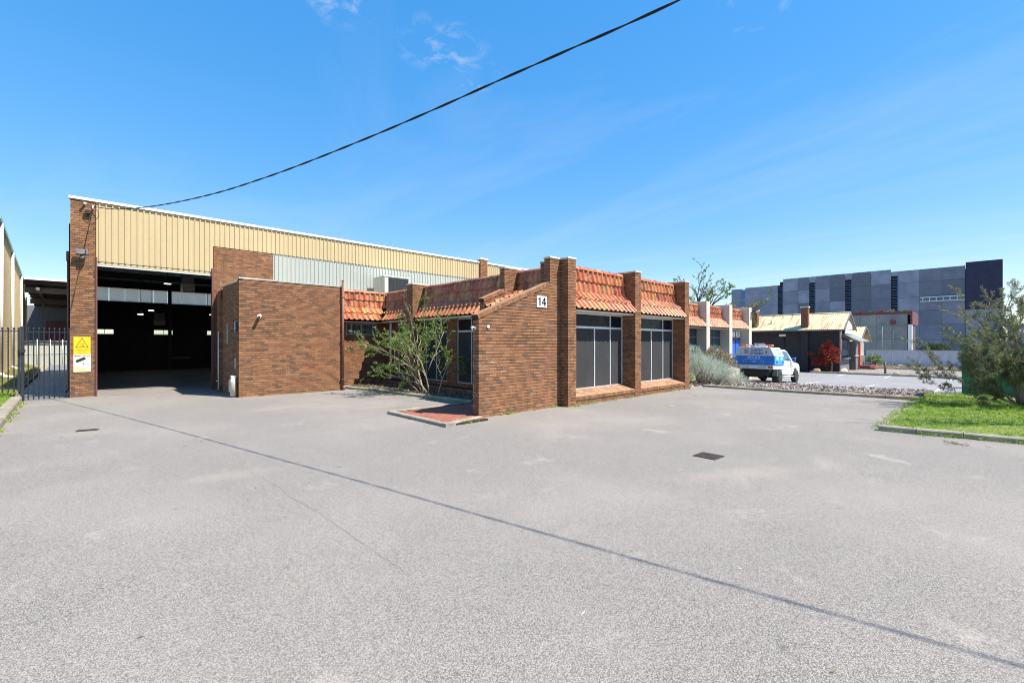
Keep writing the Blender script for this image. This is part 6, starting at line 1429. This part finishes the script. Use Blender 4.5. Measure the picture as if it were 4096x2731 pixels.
finish(g, t, 'stem_grey', 'leaf_bottle', .08, .02, 'trunk', 'crown')
# flowering tree behind number 12
t = thing('flowering_tree', 'open-crowned tree with magenta flowers behind the cream office', 'tree', (33.9, 15.5, -.5))
g = Grow(41); tr = Vector((33.9, 15.2, -.5)); sp3 = dict(up=.05, bend=.28, leaf_from=2, leaf_n=16, ratio=.62, nseg=6, rr=.4, kid_from=.3)
g.branch(tr, dirv(0, 1), 4.3, .2, 0, 0, 0, .5, **dict(sp3, bend=.06, rr=.8)); fk = g.tips[-1][0]
for (rg_, up_, L, r_) in ((-.15, 1, 2.3, .10), (.35, 1, 2.7, .11), (.85, .75, 2.6, .10), (1.25, .38, 3.3, .11), (-.6, .75, 2.0, .08), (-.85, .5, 1.9, .07), (.1, .9, 2.0, .07)):
    g.branch(fk - Vector((0, 0, .5)), dirv(rg_, up_, R.uniform(-.3, .3)), L, r_, 0, 3, [5, 3, 2], .6, **sp3)
rgp = random.Random(3)
keep = [i for i in range(len(g.lp)) if rgp.random() < .85]
cl = [tp for tp in g.tips if rgp.random() < .10]; fp = [tuple(p + Vector((rgp.gauss(0, .06), rgp.gauss(0, .06), rgp.gauss(0, .06)))) for p, d in cl for _ in range(10)]; fd = [(rgp.gauss(0, 1), rgp.gauss(0, 1), rgp.gauss(0, 1)) for _ in fp]
g.lp = [g.lp[i] for i in keep]; g.ld = [g.ld[i] for i in keep]
finish(g, t, 'stem_dark', 'leaf_tree', .12, .08, 'trunk', 'crown')
if fp: leaves('flowers', fp, fd, .09, .07, 'petal', t)
# dark tree at the far right edge
t = thing('dark_pine', 'dense dark green tree far beyond the car park', 'tree', (150, -9.5, -.7))
g = Grow(51); g.branch((150, -9.5, -.7), (0, 0, 1), 9.5, .3, 0, 2, [26, 8], .9, up=.02, bend=.06, leaf_from=1, leaf_n=40, ratio=.3, nseg=8, rr=.3, kid_from=.15)
finish(g, t, 'stem_dark', 'leaf_hedge', .5, .22, 'trunk', 'crown')

# ---------------------------------------------------------------- grass, weeds, mulch (uncountable)
def inpoly(x, y, P):
    c = False; j = len(P) - 1
    for i in range(len(P)):
        if (P[i][1] > y) != (P[j][1] > y) and x < (P[j][0] - P[i][0]) * (y - P[i][1]) / (P[j][1] - P[i][1]) + P[i][0]: c = not c
        j = i
    return c
def scatter(poly, n, rs):
    xs = [p[0] for p in poly]; ys = [p[1] for p in poly]; out = []
    while len(out) < n:
        x, y = rs.uniform(min(xs), max(xs)), rs.uniform(min(ys), max(ys))
        if inpoly(x, y, poly): out.append((x, y))
    return out
rs = random.Random(61)
LAWN = [(12.72, 1.58), (22.2, 1.46), (23.1, 1.4), (23.1, -3.2), (13.2, -3.2), (13.05, -1.2), (12.86, .3)]
pp = scatter(LAWN, 26000, rs); z = [.075] * len(pp)
tuft = scatter(LAWN, 260, rs); tp_ = []
for x, y in tuft:
    for _ in range(22): tp_.append((x + rs.gauss(0, .05), y + rs.gauss(0, .05)))
pts = [(x, y, .075) for x, y in pp]; dr_ = [(rs.gauss(0, .5), rs.gauss(0, .5), 1) for _ in pp]
o = leaves('lawn_grass', pts, dr_, .06, .011, 'grass', None, .5, np.clip(np.array([.42 + .42 * math.sin(x * 1.7 + 2 * math.sin(y * 1.3)) * math.cos(y * 2.1 + x * .7) for x, y in pp]) + NR.normal(0, .24, len(pp)), 0, 1)); tag(o, 'short bright green lawn inside the concrete kerb', 'grass', kind='stuff')
o = leaves('lawn_tufts', [(x, y, .075) for x, y in tp_], [(rs.gauss(0, .55), rs.gauss(0, .55), 1) for _ in tp_], .12, .013, 'grass', None, .7); tag(o, 'longer tufts of grass standing up through the lawn', 'grass', kind='stuff')
edge = []
for (a, b), n in ((((12.78, 1.7), (21, 1.62)), 500), (((12.62, 1.6), (13.0, -1.2)), 160)):
    for _ in range(n): t_ = rs.random(); edge.append((a[0] + (b[0] - a[0]) * t_ + rs.gauss(0, .05), a[1] + (b[1] - a[1]) * t_ + rs.gauss(0, .06)))
o = leaves('kerb_grass', [(x, y, .01) for x, y in edge], [(rs.gauss(0, .8), rs.gauss(0, .8), 1) for _ in edge], .1, .012, 'grass', None, .6); tag(o, 'ragged grass creeping over the lawn kerb', 'grass', kind='stuff')
VG = [(-1.44, 9.0), (-1.42, 14.3), (-1.48, 19.0), (-1.52, 24), (-2.6, 24), (-2.9, 9)]
pp = scatter(VG, 9000, rs); o = leaves('verge_grass', [(x, y, .14) for x, y in pp], [(rs.gauss(0, .5), rs.gauss(0, .5), 1) for _ in pp], .10, .012, 'grass', None, .5); tag(o, 'green grass on the verge behind the kerb by the gate', 'grass', kind='stuff')
VG2 = [(-1.6, 24), (-1.68, 38.5), (-1.9, 48), (-3.2, 57), (-3.3, 50), (-2.9, 38), (-2.6, 24)]
pp = scatter(VG2, 9000, rs); o = leaves('dry_verge_grass', [(x, y, .14) for x, y in pp], [(rs.gauss(0, .5), rs.gauss(0, .5), 1) for _ in pp], .11, .016, 'drygrass', None, .5); tag(o, 'dry yellow grass along the foot of the cream brick building', 'grass', kind='stuff')
weed = []
def line_weeds(a, b, n, s_):
    for _ in range(n):
        t_ = rs.random(); cx, cy = a[0] + (b[0] - a[0]) * t_, a[1] + (b[1] - a[1]) * t_
        for _ in range(rs.randint(3, 14)): weed.append((cx + rs.gauss(0, s_), cy + rs.gauss(0, s_), .0))
line_weeds((7.5, 8.89), (10.5, 8.89), 12, .035); line_weeds((11.0, 8.58), (14.4, 8.58), 16, .04); line_weeds((14.8, 8.58), (18.6, 8.58), 9, .04); line_weeds((10.62, 8.5), (11.0, 8.55), 4, .04); line_weeds((-1.16, 10), (-1.18, 21.5), 60, .04); line_weeds((6.1, 8.4), (7.3, 8.66), 8, .04); line_weeds((8.1, 18.1), (4.3, 18.12), 4, .03); line_weeds((8.3, 18.0), (9.0, 11.4), 30, .06); line_weeds((21.0, 8.5), (22.0, 2.0), 10, .05); line_weeds((12.5, 1.7), (13.0, -1), 10, .05)
o = leaves('wall_weeds', weed, [(rs.gauss(0, .7), rs.gauss(0, .7), 1) for _ in weed], .10, .018, 'grass', None, .6); tag(o, 'small green weeds along the foot of walls and kerbs', 'weeds', kind='stuff')
strip = scatter([(45.97, 8.5), (45.97, -6), (46.5, -6), (46.5, 8.5)], 2600, rs); o = leaves('car_park_grass', [(x, y, terr(x) + .03) for x, y in strip], [(rs.gauss(0, .5), rs.gauss(0, .5), 1) for _ in strip], .16, .03, 'drygrass', None, .5); tag(o, 'thin yellow grass strip behind the car park kerb', 'grass', kind='stuff')
strip = scatter([(59.5, 8.2), (59.5, -8), (66.8, -8), (66.8, 9)], 6000, rs); o = leaves('strip_litter', [(x, y, terr(x) + .07) for x, y in strip], [(rs.gauss(0, 1), rs.gauss(0, 1), .5) for _ in strip], .2, .07, 'leaf_dry', None, .5, None, .3, True); tag(o, 'dry litter covering the strip before the blue grey fence', 'litter', kind='stuff')
BED = [(18.8, 8.8), (20.9, 9.15), (21.12, 7.2), (21.15, 5.2), (21.55, 3.5), (22.5, 1.7), (28.7, 1.7), (27.4, 4.3), (27.4, 6.8), (26.4, 8.7), (26.4, 11), (18.8, 11)]
pp = scatter(BED, 15000, rs); n = len(pp)
o = leaves('bark_mulch', [(x, y, terr(x) + .06 + rs.random() * .05) for x, y in pp], [(rs.gauss(0, 1), rs.gauss(0, 1), rs.gauss(0, .22)) for _ in pp], .12, .05, 'chip', None, .2, None, .1, True); tag(o, 'pale bark mulch chips covering the garden bed', 'mulch', kind='stuff')
PB = [(8.35, 19.6), (8.5, 17.5), (8.9, 13.8), (9.1, 11.4), (10.4, 11.4), (10.4, 19.8)]
pp = scatter(PB, 1500, rs); o = leaves('bed_litter', [(x, y, .05) for x, y in pp], [(rs.gauss(0, 1), rs.gauss(0, 1), .3) for _ in pp], .07, .04, 'leaf_dry', None, .4, None, .3, True); tag(o, 'fallen leaves on the planter bed under the bush', 'litter', kind='stuff')
yl = []
for _ in range(210): yl.append((rs.uniform(-1, 18), rs.uniform(.5, 21), .006))
o = leaves('yard_litter', [q for q in yl if not (q[0] > 7.2 and q[1] > 8.5) and not (q[0] > 12.4 and q[1] < 1.8)], [(rs.gauss(0, 1), rs.gauss(0, 1), .05) for q in yl if not (q[0] > 7.2 and q[1] > 8.5) and not (q[0] > 12.4 and q[1] < 1.8)], .05, .018, 'leaf_dry', None, .2, None, .02, True); tag(o, 'scattered dry leaves and twigs on the asphalt yard', 'litter', kind='stuff')
tw = MB()
for _ in range(40):
    a = rs.uniform(0, 6.3); r_ = abs(rs.gauss(0, .12)); x, y = 12.05 + math.cos(a) * r_, .35 + math.sin(a) * r_; b = rs.uniform(0, 3.1); L = rs.uniform(.06, .16); tw.tube([(x, y, .006), (x + math.cos(b) * L, y + math.sin(b) * L, .012 + rs.random() * .02)], .005, 4)
o = tw.build('twig_litter', 'stem'); tag(o, 'small heap of dry twigs on the asphalt near the lawn kerb', 'litter', kind='stuff')
